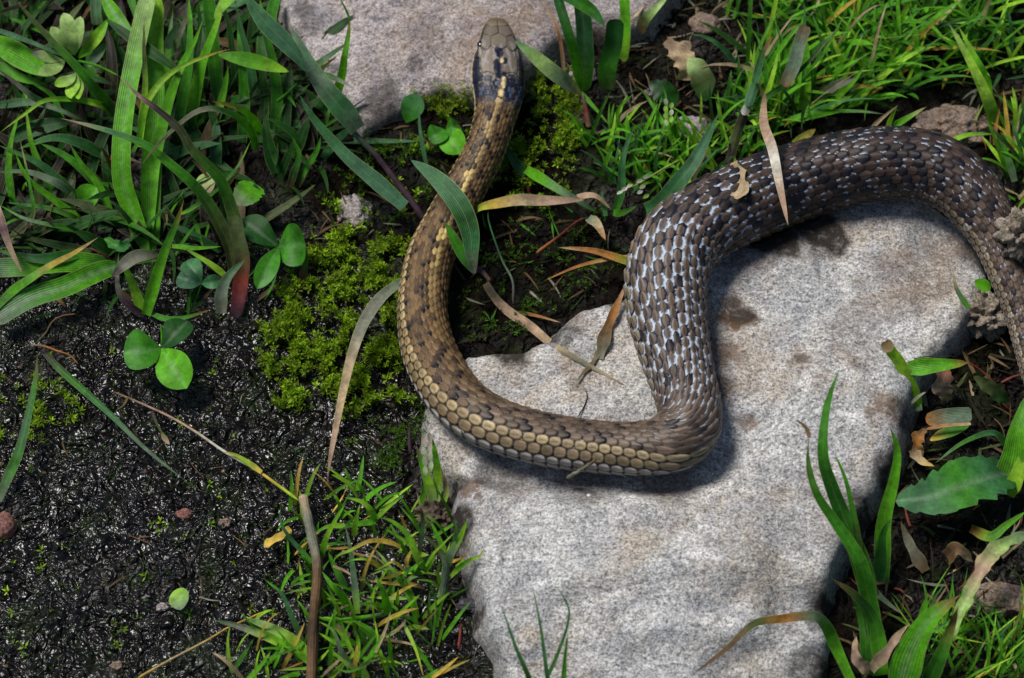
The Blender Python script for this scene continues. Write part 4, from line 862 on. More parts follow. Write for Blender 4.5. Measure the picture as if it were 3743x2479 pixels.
single('grass_sprig', 'broad blue green pointed blade leaning over the top left of the coil', 'grass blade', 'd 1494,487 1530,470 1565,425 1608,368 1661,262', 38, (22, 30, 36, 38), 'g3-g3-g5-g3', roll=.15, fold=.3)
plant('grass_plant', 'jointed grass stem, purple below and green above a white joint, standing behind the snake', 'grass stem', None, [
    (ST, 'd 1684,378 1704,305 1720,262', 22, (8, 14, 20), 'pu-ol-pu', dict(kind='cut', roll=.1, fold=-.5)),
    ('joint', 'd 1718,266 1730,240', 19, (20, 22), 'wh-hs', dict(kind='cut', roll=.1, fold=-.5, n=6)),
    (B, 'd 1727,246 1738,215 1747,190', 22, (22, 25), 'g5-g3', dict(kind='cut', roll=.1, fold=-.4, n=8)), (B, 'd 1746,192 1755,150 1765,118 1788,82', 16, (26, 34), 'g3-g3-ol-or_', dict(roll=.1))])
plant('grass_plant', 'withered grass with a broken grey leaf and pink straw hanging over the snake', 'grass stem', None, [
    (ST, 'd 1735,250 1790,212 1811,198 1878,134 1932,68', 12, (18, 24, 30, 34), 'g2-g4-g4-gy', {}),
    (B, 'd 1812,200 1835,150 1848,100 1862,60', 30, (28, 34, 38), 'br-hs-hs-br', dict(kind='cut', roll=.2, mat='dry')),
    ('dry_blade', 'd 1768,212 1766,285 1786,345 1804,435 1822,522', 22, (36, 42, 45, 42), 'br-pk-pk-wh-pk-pk', dict(mat='dry', kind='spind', roll=.1, fold=.3))])
single('dead_leaf', 'torn tan scrap of dead leaf lying on the snake\'s back', 'dead leaf', 'd 1685,385 1700,400 1706,425 1714,456', 44, (30, 34, 36), 'ta-ta-ta', mat='dry', kind='cut', wav=1.0, fold=.1)
plant('grass_plant', 'bright green wide bladed grass behind the withered stem', 'grass plant', None, [
    (B, 'd 1856,255 1860,200 1864,140 1862,82', 28, (4, 14, 20), 'yg-g1-g1', dict(roll=.1)), (B, 'd 1915,252 1940,220 1974,186 2000,150', 18, (3, 12, 18), 'yg-g1-g1', {}),
    (B, 'd 1872,236 1905,218 1935,196 1978,182', 22, (5, 14, 16), 'g2-gy-gy', dict(kind='spind')), (B, 'd 1800,287 1878,262 1978,257 2045,264', 12, (6, 14, 14), 'g1-g1-hs', {}),
    (B, 'd 1820,345 1850,325 1885,298', 22, (5, 9), 'yg-ye', dict(kind='spind')), (B, 'd 1760,370 1770,330 1780,290', 22, (3, 12), 'g3-g3', {}), (B, 'd 1760,385 1790,360 1830,345', 18, (8, 12), 'g3-hs', {})])
plant('grass_plant', 'long yellow green grass stem leaning in at the upper right corner', 'grass plant', None, [
    (B, 'd 2300,290 2290,250 2268,195 2229,117 2192,52', 26, (4, 14, 22, 26), 'g1-yg-yg-pg', dict(roll=.1, hl=.2)), (B, 'd 2288,230 2278,180 2258,140 2215,60', 18, (12, 20, 26), 'g1-g1-yg', {}),
    (B, 'd 2243,310 2258,270 2278,232', 7, (4, 10), 'ta-yg', {}), (B, 'd 2298,336 2302,290 2311,250', 9, (4, 12), 'or_-or_', dict(mat='dry')),
    (B, 'd 2190,330 2240,312 2300,310', 12, (6, 9), 'yg-g1', {}), (B, 'd 2345,420 2330,370 2310,320 2290,290', 16, (4, 10, 12), 'hs-g2-ol', {})])
plant('grass_plant', 'two short blades sticking up behind the top of the snake\'s arch', 'grass plant', None, [
    (B, 'd 2060,296 2095,275 2141,247', 15, (14, 22), 'g1-g1-ta', {}), (B, 'd 2052,292 2062,270 2073,246', 12, (14, 22), 'yg-g2', {}), (B, 'd 2012,298 2040,272 2076,243', 9, (14, 22), 'ta-pk', dict(mat='dry'))])
# ---- right side
plant('grass_plant', 'tall dark green grass with a brown curled tip at the boulder\'s right edge', 'grass plant', None, [
    (B, 'd 2032,1560 2012,1411 1988,1300 1935,1215 1888,1143 1868,1070 1870,1005', 36, (2, 30, 44, 52), 'g2-g2-g2-g2-ol', dict(roll=.2, fold=.35, n=28)),
    (B, 'd 1872,1012 1862,988 1838,968', 9, (52, 53), 'br-br', dict(mat='dry', n=8)),
    (B, 'd 2018,1440 2000,1330 1965,1230 1925,1130 1903,1050 1912,940 1943,845', 40, (6, 30, 46, 56), 'g2-g2-g4-g2-g2', dict(roll=-.15, fold=.3, n=28)),
    (B, 'd 1990,1290 1975,1200 1955,1110 1925,1040', 15, (24, 40, 46), 'ol-g2-g2', {}),
    (B, 'd 2040,1345 2042,1215 2066,1110 2074,1040 2056,984', 34, (4, 26, 40), 'g4-g1-g1-g1', dict(roll=.15, fold=.35)),
    (B, 'd 2030,1340 2040,1240 2060,1200', 28, (6, 22, 28), 'g3-g2', dict(roll=.3)),
    (B, 'd 2040,1560 2022,1440 1980,1380 1921,1336', 32, (4, 20, 28), 'g1-g2-g4-br', dict(roll=.1)),
    (B, 'd 2005,1560 1998,1460 1980,1395 1960,1365', 24, (3, 16, 22), 'g4-g2-g2', {}),
    (B, 'd 2003,1335 2030,1375 2085,1420', 15, (14, 14, 12), 'g3-gy', {})])
plant('grass_plant', 'green blade bent over and withered to rust brown across the boulder\'s bottom', 'grass plant', None, [
    (B, 'd 1968,1575 1930,1492 1912,1452 1886,1426 1846,1426 1811,1431 1748,1440 1710,1470 1677,1502 1590,1568', 25, (3, 20, 26, 24), 'g1-g1-g2-hs-or_-ol-br-br-br', dict(roll=.1, n=36)),
    ('dry_sheath', 'd 2010,1550 1984,1530 1976,1500 1980,1470', 26, (6, 12, 14), 'ta-pk-ta', dict(mat='dry', wav=.8)),
    ('dry_sheath', 'd 2012,1548 2045,1512 2075,1470 2103,1440', 26, (6, 16, 18), 'ta-pk-ta', dict(mat='dry', wav=.8))])
plant('grass_plant', 'broad bladed bright green grass at the bottom right', 'grass plant', None, [
    (B, 'd 2080,1590 2108,1500 2150,1430 2218,1376', 66, (4, 20, 28), 'g2-g1-g1-g1-or_', dict(roll=.15, fold=.2, hl=.25)),
    (B, 'd 2110,1500 2128,1450 2142,1376', 30, (10, 24), 'g1-g1', {}), (B, 'd 2140,1590 2180,1500 2216,1400', 34, (4, 16, 22), 'g4-g2-rd', {})])
plant('drooping_leaf', 'long limp pale green leaf with brown blotches hanging at the lower right', 'leaf', None, [
    ('blade', 'd 2385,1235 2330,1255 2285,1290 2258,1345 2225,1400 2204,1480', 52, (14, 18, 16, 12), 'hs-pg-pk-pg-pg', dict(kind='lobe', mat='broad', wav=.6, n=36, roll=.1))])
plant('grass_plant', 'cut green stem with a brown end and one leaf pointing right beside the boulder', 'grass stem', None, [
    (ST, 'd 2127,945 2106,887 2080,837 2056,805', 27, (6, 18, 24), 'g1-yg-yg-yg', dict(kind='cut', roll=.1, fold=-.5)), ('cut_end', 'd 2060,812 2046,789', 28, (24.4, 26), 'ta-br', dict(kind='cut', roll=.1, fold=-.5, n=6)),
    (B, 'd 2100,852 2150,846 2200,842 2240,838', 36, (16, 18, 18), 'g1-g1-g1-or_', dict(roll=.1, fold=.3)), ('tendril', 'd 2238,838 2262,852 2300,884', 5, (17, 14), 'rd-rd', dict(tube=True, n=10)),
    ('sheath', 'd 2090,948 2110,938 2132,948', 26, (4, 7), 'g3-hs', dict(kind='ovate'))])
plant('dead_grass', 'folded grass blade, pale green with an orange edge, lying right of the cut stem', 'dead blade', None, [
    (B, 'd 2140,972 2190,962 2246,958', 34, (8, 10), 'or_-hs-hs', dict(kind='cut', roll=.1)), ('edge', 'd 2142,992 2190,984 2244,980', 9, (9, 11), 'or_-ta', dict(kind='cut', mat='dry')),
    (B, 'd 2150,1018 2185,1002 2240,985', 26, (6, 8), 'ye-g2-g2', dict(kind='spind'))])
single('dandelion_leaf', 'large jagged grey green dandelion leaf at the right edge', 'leaf', 'd 2340,1092 2280,1105 2210,1128 2140,1150 2070,1158', 112, (10, 16, 16, 12), 'g4-g3-g2-g3-g3', kind='tooth', mat='broad', roll=.15, fold=.2, n=40, m=9, hl=.25)
single('grass_sprig', 'arching green blade above the jagged leaf', 'grass blade', 'd 2356,1110 2335,1045 2315,1015 2288,1001 2224,1025 2160,1072', 17, (4, 14, 20, 18), 'ol-g2-g3-g2-hs', roll=.2)
single('grass_sprig', 'broad bright green blade at the far right edge under the snake\'s tail', 'grass blade', 'd 2318,1130 2340,1060 2350,1000 2380,900', 50, (8, 18, 24), 'ol-g1-g1-g1', roll=.2)
single('grass_sprig', 'yellow green blade at the right edge below the broad bright one', 'grass blade', 'd 2330,1145 2352,1095 2378,1010', 34, (8, 18), 'yg-yg', roll=.2)
single('dead_leaf', 'reddish brown withered leaf beside the cut stem', 'dead leaf', 'd 2190,930 2178,890 2192,850', 62, (5, 10, 12), 'ol-pk-rd', kind='lobe', mat='dry', wav=1.0)
single('dead_leaf', 'curled tan dead leaf under the folded blade', 'dead leaf', 'd 2108,1040 2130,1066 2160,1078', 22, (6, 8, 9), 'br-ta-ye', mat='dry', wav=.8)
single('dead_leaf', 'brown crumpled leaf on the dark soil between the folded blade and the jagged leaf', 'dead leaf', 'd 2128,1060 2120,1020 2140,990', 40, (3, 6, 8), 'br-or_-br', kind='lobe', mat='dry', wav=1.0)
single('dead_leaf', 'pale olive leaf with teeth between the snake\'s tail and the reddish leaf', 'dead leaf', 'd 2330,930 2290,895 2250,870', 32, (5, 10, 12), 'g4-ol-ol', kind='tooth', mat='broad', wav=.6)
single('grass_sprig', 'short bright blade above the limp pale leaf at the right edge', 'grass blade', 'd 2244,1222 2290,1240 2325,1215 2375,1180', 22, (6, 10, 10), 'or_-g1-g1-g1', roll=.2)
single('dead_leaf', 'brown dead leaf at the foot of the tall dark grass', 'dead leaf', 'd 2140,1320 2105,1260 2082,1205', 26, (3, 8, 8), 'br-gy-br', mat='dry', wav=.5)
single('dead_leaf', 'dark curled dead leaf left of the limp pale leaf', 'dead leaf', 'd 2190,1290 2215,1270 2250,1300', 34, (3, 10, 5), 'br-br-ta', mat='dry', wav=.8)
single('grass_sprig', 'thin pale weed on the boulder beside the snake\'s tail', 'grass blade', 'd 2238,712 2212,670 2204,630', 12, (16, 20, 22), 'g1-hs-ta')
single('round_leaf', 'tiny bright green leaf tucked against the snake\'s tail', 'leaf', 'd 2290,668 2270,658 2252,650', 26, (13, 15), 'g1-g1', kind='ovate', mat='broad')
# ---- thin blades in front of the boulder
plant('grass_plant', 'sparse thin dark blades rising in front of the boulder at the bottom', 'grass plant', None, [
    (B, 'd 1232,1600 1220,1560 1192,1495 1159,1400', 11, (30, 42, 52), 'g2-g3-g3', {}), (B, 'd 1270,1600 1262,1540 1249,1445 1230,1350', 9, (30, 42, 52), 'g3-g3-hs', {}),
    (B, 'd 1250,1600 1290,1510 1313,1440 1312,1398 1276,1342', 8, (30, 42, 50), 'g2-g3-g3-g3', {}), (B, 'd 1302,1600 1305,1530 1313,1461', 11, (30, 42), 'g2-g2', {})])
# ---- left, lower: fallen things on the wet soil
single('grass_sprig', 'long narrow grey green blade lying across the dark soil at the left', 'grass blade', 'd 98,808 130,845 180,890 260,962 340,1040 432,1114', 15, (2.5, 4, 4), 'pu-g2-g3-hs-g3', lie=True, n=28)
plant('flowering_straw', 'long dry flowering stem, brown to pale yellow, slanting down to the twig', 'dead stem', None, [
    (ST, 'd 690,1157 640,1120 590,1085 520,1045 455,1000 390,962 320,930 258,904', 8, (5, 5, 6, 5), 'yg-ye-wh-ta-pk-br', dict(tube=True, lie=True, mat='dry', taper=.6, n=34)),
    (B, 'd 605,1092 575,1070 545,1052 515,1044', 12, (6, 7), 'ye-yg-ye', dict(lie=True)), ('side_branch', 'd 296,918 285,938 268,948', 5, (6, 5), 'br-ol', dict(lie=True, mat='dry', n=8)),
    ('side_branch', 'd 350,950 365,985 390,1025', 6, (6, 5), 'pu-ol-pu', dict(lie=True, mat='dry', n=10)), ('husk', 'd 372,1000 382,1015 392,1028', 11, (6, 6), 'ol-pk', dict(lie=True, mat='dry', kind='spind', n=8))])
single('grass_sprig', 'green blade standing upright at the left edge above the reddish stone', 'grass blade', 'd -5,1158 20,1100 45,1040 70,940 84,862 86,815', 21, (3, 10, 12), 'hs-g2-g3-g2-br', roll=.1)
single('dry_twig', 'curved orange brown stalk lying left of the clover leaf', 'twig', 'd 70,798 100,800 134,812 162,822 181,842', 6, (5, 6, 4), 'gy-or_-or_-or_', mat='dry', tube=True, lie=True)
single('dry_twig', 'thin rusty stalk curving up to the right from the orange one', 'twig', 'd 84,792 105,772 120,745 145,730 176,726', 5, (5, 7, 6), 'ol-br-or_', mat='dry', tube=True, lie=True)
single('straw', 'long arching grey and tan dead blade running down from the snake\'s side over the moss', 'dead blade', 'd 932,652 900,672 868,705 838,755 815,820 795,900 775,1000 762,1070 756,1124', 26, (11, 15, 12, 8, 4), 'hs-gy-gy-ta-ta-pk-br', mat='dry', roll=.15, fold=.35, n=34)
single('twig', 'thick broken bark covered twig lying upright through the short grass', 'twig', 'd 700,1143 710,1190 722,1245 733,1300 732,1360 726,1420 722,1500 720,1590', 21, (7, 8, 7, 6), 'ta-gy-gy-br-br-db-br-br', mat='dry', tube=True, taper=1.1, rough=.35, n=60, m=12)
single('dry_straw', 'pale yellow straw lying at the bottom left of the short grass', 'straw', 'd 315,1570 400,1522 480,1480 525,1452 570,1432 613,1412', 7, (4, 4, 4), 'ye-ta-ye-ye', mat='dry', tube=True, lie=True)
single('dead_leaf', 'torn yellow scrap of leaf left of the twig', 'dead leaf', 'd 611,1264 630,1250 650,1240 672,1222', 19, (4, 6), 'ye-ye-ye', mat='dry', kind='cut', wav=.9)
single('round_leaf', 'single small pale green leaf lying on the wet soil at the lower left', 'leaf', 'd 408,1362 415,1385 418,1410', 46, (3, 4), 'yg-hs', kind='ovate', mat='broad', lie=True, fold=.15)
single('needle', 'small dark red conifer needle on the soil beside the boulder', 'needle', 'd 1060,1500 1064,1465 1066,1438', 8, (2, 4), 'rd-rd', mat='dry', tube=True, lie=True, n=8)
single('needle', 'dark twig scrap standing at the boulder\'s left corner under the snake', 'twig', 'd 950,1050 946,1020 948,985', 10, (4, 8), 'pu-pu', mat='dry', tube=True, lie=True, n=8)
single('straw_wisp', 'orange red straw pointing at the coil from the left', 'straw', 'd 1240,585 1290,548 1330,515 1350,505', 9, (6, 8), 'or_-rd-rd', mat='dry', tube=True)
plant('straw_wisp', 'pair of crossed orange straws against the left side of the coil', 'straw', None, [
    ('straw', 'd 1470,612 1430,598 1370,580 1290,572', 17, (10, 12, 12), 'yg-or_-or_-ta', dict(mat='dry', roll=.1)), ('straw', 'd 1462,592 1400,600 1330,618 1256,650', 9, (9, 11, 10), 'ta-or_-or_', dict(mat='dry', roll=.1))])
single('straw', 'tan crumpled straw leaning between boulder and coil', 'dead blade', 'd 1385,830 1400,770 1420,720 1448,655', 24, (13, 16, 18), 'gy-br-or_-pk', mat='dry', wav=.8, lie=False)
single('dead_leaf', 'thin pointed scrap of blade above the crossed straws', 'dead leaf', 'd 1360,505 1380,520 1400,556', 22, (9, 12), 'hs-ta-or_', mat='dry')
single('root_fibre', 'withered grey root fibres spread on the boulder inside the coil', 'root', 'd 1390,800 1370,840 1350,860 1330,888', 12, (.8, 1.2), 'gy-br-gy', mat='dry', lie=True, wav=1)
single('root_fibre', 'thin dark rootlet lying on the boulder above the lower loop', 'root', 'd 1335,965 1350,940 1358,915 1352,900', 3.2, (.6, .8), 'dk-db', mat='dry', tube=True, lie=True, n=10)
single('moss_sprig', 'broken twig with a tuft of moss hanging on the snake\'s lower side', 'twig', 'd 1310,1105 1340,1088 1380,1062', 10, (18, 25, 31), 'gy-gy-br', mat='dry', tube=True, rough=.6, n=20)
# ---- flowering shoot growing out of a clod beside the boulder
plant('grass_shoot', 'pale yellow green shoot with a half opened flower spike growing from a mud clod', 'grass plant', None, [
    (B, 'd 1002,1158 988,1110 972,1060 962,1030', 22, (8, 16, 22), 'pg-yg-g1-pk', dict(roll=.1)), (B, 'd 1008,1158 1012,1100 1008,1060 999,1010', 22, (8, 16, 22), 'pg-yg-g1-g1', dict(roll=-.1)),
    (B, 'd 1028,1160 1032,1130 1020,1090 1012,1072', 12, (8, 14), 'yg-pk-br', {}), (B, 'd 972,1165 978,1140 975,1118', 12, (6, 12), 'g1-g1', {})] +
    [('spikelet', 'd %g,%g %g,%g' % (990 + (5 if i % 2 else -5), 1100 - i * 11, 990 + (9 if i % 2 else -9) - i, 1076 - i * 11), 11, (19 + i * .4, 21 + i * .4), 'pg-wh' if i < 5 else 'wh-pk', dict(kind='spind', n=7)) for i in range(8)])
stone('clod', 'lump of dry crumbly mud at the root of the flowering shoot', 'clod', 1010, 1195, 40, 36, 30, M_CLOD, 5, .35, 3, .45, 2.6)
# ---- the low grass beside the boulder, four plants
def G(s, w, z, c, **k): return (B, 'v7 ' + s, w * 1.12, [q * 1.15 + 1 for q in z], c.replace('g1', 'yg').replace('g2', 'g1').replace('yg-yg', 'yg-g1'), dict(dict(roll=random.uniform(-.15, .15), fold=random.uniform(.1, .25)), **k))
plant('grass_plant', 'short stout grass plant with a pale stem rooted against the boulder', 'grass plant', None, [
    (ST, 'v7 1490,930 1505,840 1520,740 1525,640 1470,520 1350,400', 78, (2, 8, 14, 18), 'pg-hs-hs-ol-ol', dict(tube=True, taper=.45)),
    G('1540,640 1560,560 1640,420 1705,255', 58, (10, 16, 22), 'pg-hs-g1-g2', roll=.1), G('1545,600 1600,440 1610,340 1585,262', 38, (12, 20, 24), 'g1-g3-g2'), G('1520,540 1470,430 1400,280', 38, (12, 18), 'g1-g1-g2'),
    G('1360,650 1430,540 1500,470 1610,360', 22, (12, 18, 20), 'g2-g1-yg'), G('1565,735 1640,660 1740,590 1800,570 1845,490', 34, (8, 12, 16), 'g1-yg-yg-ye'), G('1560,620 1640,590 1710,560', 20, (9, 12), 'ye-or_'),
    G('1475,800 1460,700 1475,590', 24, (5, 14), 'g1-g1'), G('1470,830 1400,775 1280,760', 22, (5, 12), 'g1-g1'), G('1450,940 1420,860 1390,800', 22, (2, 9), 'g3-g2')])
plant('grass_plant', 'green and yellow grass plant arching left of the pale stem', 'grass plant', None, [
    G('1360,660 1330,640 1265,520 1200,380 1080,280 975,250', 52, (4, 14, 20), 'g2-g1-g2-g1', roll=.1), G('1260,500 1170,430 1020,340', 26, (12, 18), 'g1-yg'), G('1310,530 1335,300 1320,180 1285,30', 34, (4, 16, 20), 'ol-hs-ol-ta'),
    G('1325,385 1260,290 1150,155', 20, (10, 18), 'g2-g1'), G('1200,360 1165,260 1130,180', 20, (8, 14), 'ye-or_'), G('1340,720 1250,680 1170,690', 44, (5, 8), 'g2-g3', kind='spind'), G('1350,700 1420,600 1440,560', 30, (5, 12), 'g2-g1'),
    G('1200,660 1215,580 1290,440', 30, (4, 10), 'ye-ye-ta'), G('1300,640 1290,560 1380,560', 40, (6, 12), 'g2-g1', kind='spind'), G('1190,790 1235,750 1300,735', 34, (4, 8), 'pg-g3'), G('1330,660 1300,560 1250,390', 26, (6, 15), 'g2-g1'),
    G('1350,830 1250,800 1050,790 800,750', 26, (3, 6, 7), 'br-ye-ye-ta')])
plant('grass_plant', 'tangled short grass with yellow curling blades in the middle of the patch', 'grass plant', None, [
    G('1235,910 1190,830 1130,740 1040,620 960,530 880,470', 30, (3, 12, 16), 'yg-g1-pg-pg'), G('1180,690 1140,640 1080,615 1000,660 930,690', 18, (10, 16, 8), 'ye-ye-g1-g1'), G('1150,490 1080,460 980,440 880,450 740,520 630,570 590,650', 32, (14, 18, 14), 'ye-ye-ye-g1-g1'),
    G('1160,700 1060,740 980,750', 28, (6, 9), 'ye-ye'), G('830,850 860,700 930,530 1045,368', 24, (4, 12, 15), 'ol-ye-ye-or_'), G('1130,690 1050,670 900,725', 20, (8, 12), 'g1-pg'), G('1010,680 940,610 850,592 740,605 670,655', 20, (6, 12, 10), 'ye-g1-g2'),
    G('800,1040 785,880 765,700 740,500 700,315', 46, (3, 10, 14), 'g1-hs-g3-gy', roll=.1), G('770,400 785,310 800,195', 38, (8, 16), 'g1-g2'), G('1050,1045 1030,920 1000,830 945,725', 58, (3, 12, 16), 'g2-g2-g2', roll=.1),
    G('1240,905 1100,912 870,905', 30, (4, 7), 'pg-g1'), G('1100,1095 1200,985 1315,880', 30, (4, 10), 'g2-g1'), G('1125,965 1130,900 1135,820', 28, (4, 10), 'g1-g1'), G('1130,1010 990,890 800,718', 22, (4, 8), 'g2-ol-g2'),
    G('975,1010 900,940 820,905', 20, (3, 6), 'pk-ta'), G('1000,1020 965,980 955,935', 34, (3, 8), 'g2-g1')])
plant('grass_plant', 'grass plant at the twig with a creeping green stem', 'grass plant', None, [
    (ST, 'v7 1045,1045 900,1065 700,1085 560,1095 415,1040', 44, (3, 5, 7), 'hs-g1-g2-g1', dict(tube=True, taper=.4)), G('505,575 540,430 620,270 710,125', 42, (4, 14, 18), 'g2-g1-g1', roll=.1),
    G('945,270 910,190 830,120 690,85', 42, (8, 14, 14), 'g2-g1-g1'), G('935,275 1050,170 1190,60', 30, (8, 13), 'g2-g1-g2'), G('950,285 800,305 660,345', 40, (8, 11), 'g2-g2-g4'), G('700,320 560,325 440,385', 34, (8, 10), 'g1-g2'),
    G('430,620 300,480 200,350 165,240 175,150', 32, (5, 12, 14), 'g2-g3-g3-g3'), G('735,1010 680,900 600,820 505,690', 62, (3, 12, 14), 'g2-g2-g2', roll=.1), G('655,1060 620,960 510,830', 26, (3, 10), 'g1-g2'), G('345,1260 270,1080 180,880 90,800 25,745', 38, (3, 10, 12), 'ol-g3-g3-g2'),
    G('420,770 320,790 220,835', 18, (5, 6), 'g2-ol'), G('420,830 300,850 180,885', 16, (5, 6), 'g1-g3'), G('700,820 610,650 560,530', 46, (3, 8), 'g4-g2'), G('720,460 600,465 450,480', 22, (4, 6), 'g3-g2'), G('740,490 640,505 510,500', 18, (3, 5), 'ye-or_'),
    G('600,650 700,690 800,755 860,760', 18, (8, 8), 'ta-pk-pk')])
plant('grass_plant', 'bright short grass at the bottom edge right of the twig', 'grass plant', None, [
    G('770,1490 670,1350 600,1180 480,1100', 38, (3, 12, 14), 'pg-hs-g1', roll=.1), G('725,1285 620,1275 480,1195', 36, (4, 8), 'g2-g1'), G('790,1440 705,1230 660,1070', 30, (4, 12), 'g1-g2'), G('795,1435 805,1260 760,1130', 34, (4, 13), 'g1-g1'),
    G('780,1490 700,1440 585,1335', 32, (4, 9), 'pg-g1'), G('970,1360 860,1460 710,1515 575,1450', 28, (4, 9, 10), 'g2-ol-g2-ol'), G('945,1360 1030,1170 1075,1010', 26, (5, 11), 'pk-ta-pg'), G('1035,1235 1170,1130 1235,990', 24, (3, 8), 'ta-ta-br'),
    G('1185,1130 1280,1340 1345,1570', 26, (4, 8, 6), 'pg-yg-ye'), G('1020,1250 1240,1290 1370,1370', 18, (3, 4), 'br-ta-pk'), G('1052,1570 1045,1480 1040,1395', 24, (3, 12), 'g2-g1'), G('1042,1398 1085,1425 1130,1490', 26, (12, 8), 'g1-g2'),
    G('885,1580 850,1500 810,1430', 42, (3, 8), 'g1-pg'), G('970,1300 880,1200 800,1130', 40, (3, 8), 'g4-g2'), G('965,1290 930,1190 800,1110 690,1100', 28, (3, 9), 'g4-g2-g2'), G('870,1300 840,1220 800,1150', 40, (2, 7), 'g4-g2'), G('820,1400 900,1410 990,1420', 18, (4, 6), 'g2-g3'),
    G('780,1290 700,1240 610,1150', 40, (3, 8), 'g2-g1')])
plant('grass_plant', 'flattened yellow green grass pointing left at the bottom beside the twig', 'grass plant', None, [
    ('blade', 'd 722,1530 665,1475 610,1445 560,1428', 30, (4, 8, 8), 'g1-yg-pg-g2', dict(roll=.1, fold=.3)), ('blade', 'd 700,1510 640,1480 560,1450 490,1432', 22, (3, 6, 5), 'g1-yg-gy-g3', {}), G('385,1400 180,1270 0,1160', 44, (3, 9), 'g1-yg'),
    G('360,1275 230,1350 100,1385', 20, (5, 7), 'g2-ol'), G('510,1490 340,1490 160,1505', 24, (3, 6), 'g1-g2'), G('355,1435 240,1480 135,1510', 12, (3, 5), 'or_-or_'), G('330,1530 230,1550 150,1575', 34, (2, 5), 'g2-g2'), G('390,1420 300,1350 200,1290', 34, (3, 7), 'g2-g1')])
M_CLAY = make_rock('pale_clay', (0.36, 0.30, 0.22), (0.16, 0.12, 0.085), (0.33, 0.26, 0.17), (0.16, 0.10, 0.05), 0.0)
# ---- stones, crumbs
stone('pebble', 'round reddish pebble at the left edge on the wet soil', 'pebble', 8, 1222, 30, 32, 24, M_RED, 4, .5, 5, .14, 3)
stone('stone', 'small pinkish stone showing through the moss left of the neck', 'stone', 818, 488, 40, 42, 16, M_ROCK2, 4, .1, 8, .35)
stone('stone', 'brown stone half hidden in the grass behind the top of the snake\'s arch', 'stone', 2205, 300, 92, 52, 40, M_ROCK3, 5, .2, 9, .3)
stone('stone', 'low brown stone at the right edge near the bottom', 'stone', 2320, 1385, 80, 38, 18, M_ROCK3, 4, .1, 11, .3)
stone('pebble', 'dark violet pebble leaning on the boulder\'s left side', 'pebble', 1092, 1400, 34, 16, 10, M_DKST, 4, .5, 12, .35)
stone('clod', 'rough dry lump of earth and roots beside the snake\'s tail', 'clod', 2268, 748, 64, 44, 44, M_CLAY, 5, .9, 14, .6, 2.8)
stone('clod', 'pale fuzzy dry clump overlapping the snake at the right edge', 'clod', 2372, 545, 52, 52, 70, M_CLAY, 5, 0, 15, .5, 3.2, zabs=0.030)
stone('pebble', 'tiny white grain on the boulder below the snake', 'pebble', 1361, 1148 + 0, 6, 6, 5, plain('white_grain', (0.7, 0.72, 0.74), 0.3, 0.5, 0.1), 2, .4, 2, .1)
for (x, y, r, mt, lb) in ((425, 1190, 17, M_RED, 'dark red crumb of bark on the wet soil'), (520, 1210, 14, M_ROCK3, 'orange brown crumb right of the dark red one'), (375, 1405, 13, M_ROCK2, 'pale chip of stone beside the small pale leaf'), (35, 1113, 11, M_ROCK2, 'small grey blue pebble near the left edge'),
                        (1348, 180, 34, M_ROCK2, 'light pebble at the foot of the grass stool behind the head'), (1230, 215, 10, M_ROCK3, 'tiny brown crumb in the moss right of the neck'), (270, 1540, 13, M_ROCK3, 'tan crumb at the bottom left'), (1600, 300, 40, M_ROCK2, 'pinkish stone between the grasses behind the coil'),
                        (1630, 60, 40, M_ROCK3, 'pale blurred clod in the dark soil near the top'), (1330, 275, 34, M_ROCK3, 'flat brown stone under the thin grasses right of the moss'), (1500, 215, 12, M_ROCK2, 'glinting grey grain in the dark soil near the top')):
    stone('pebble' if 'stone' not in lb or 'chip' in lb else 'stone', lb, 'stone' if r > 30 else 'pebble', x, y, r, r * .8, r * .45, mt, 3, .4, x, .35)
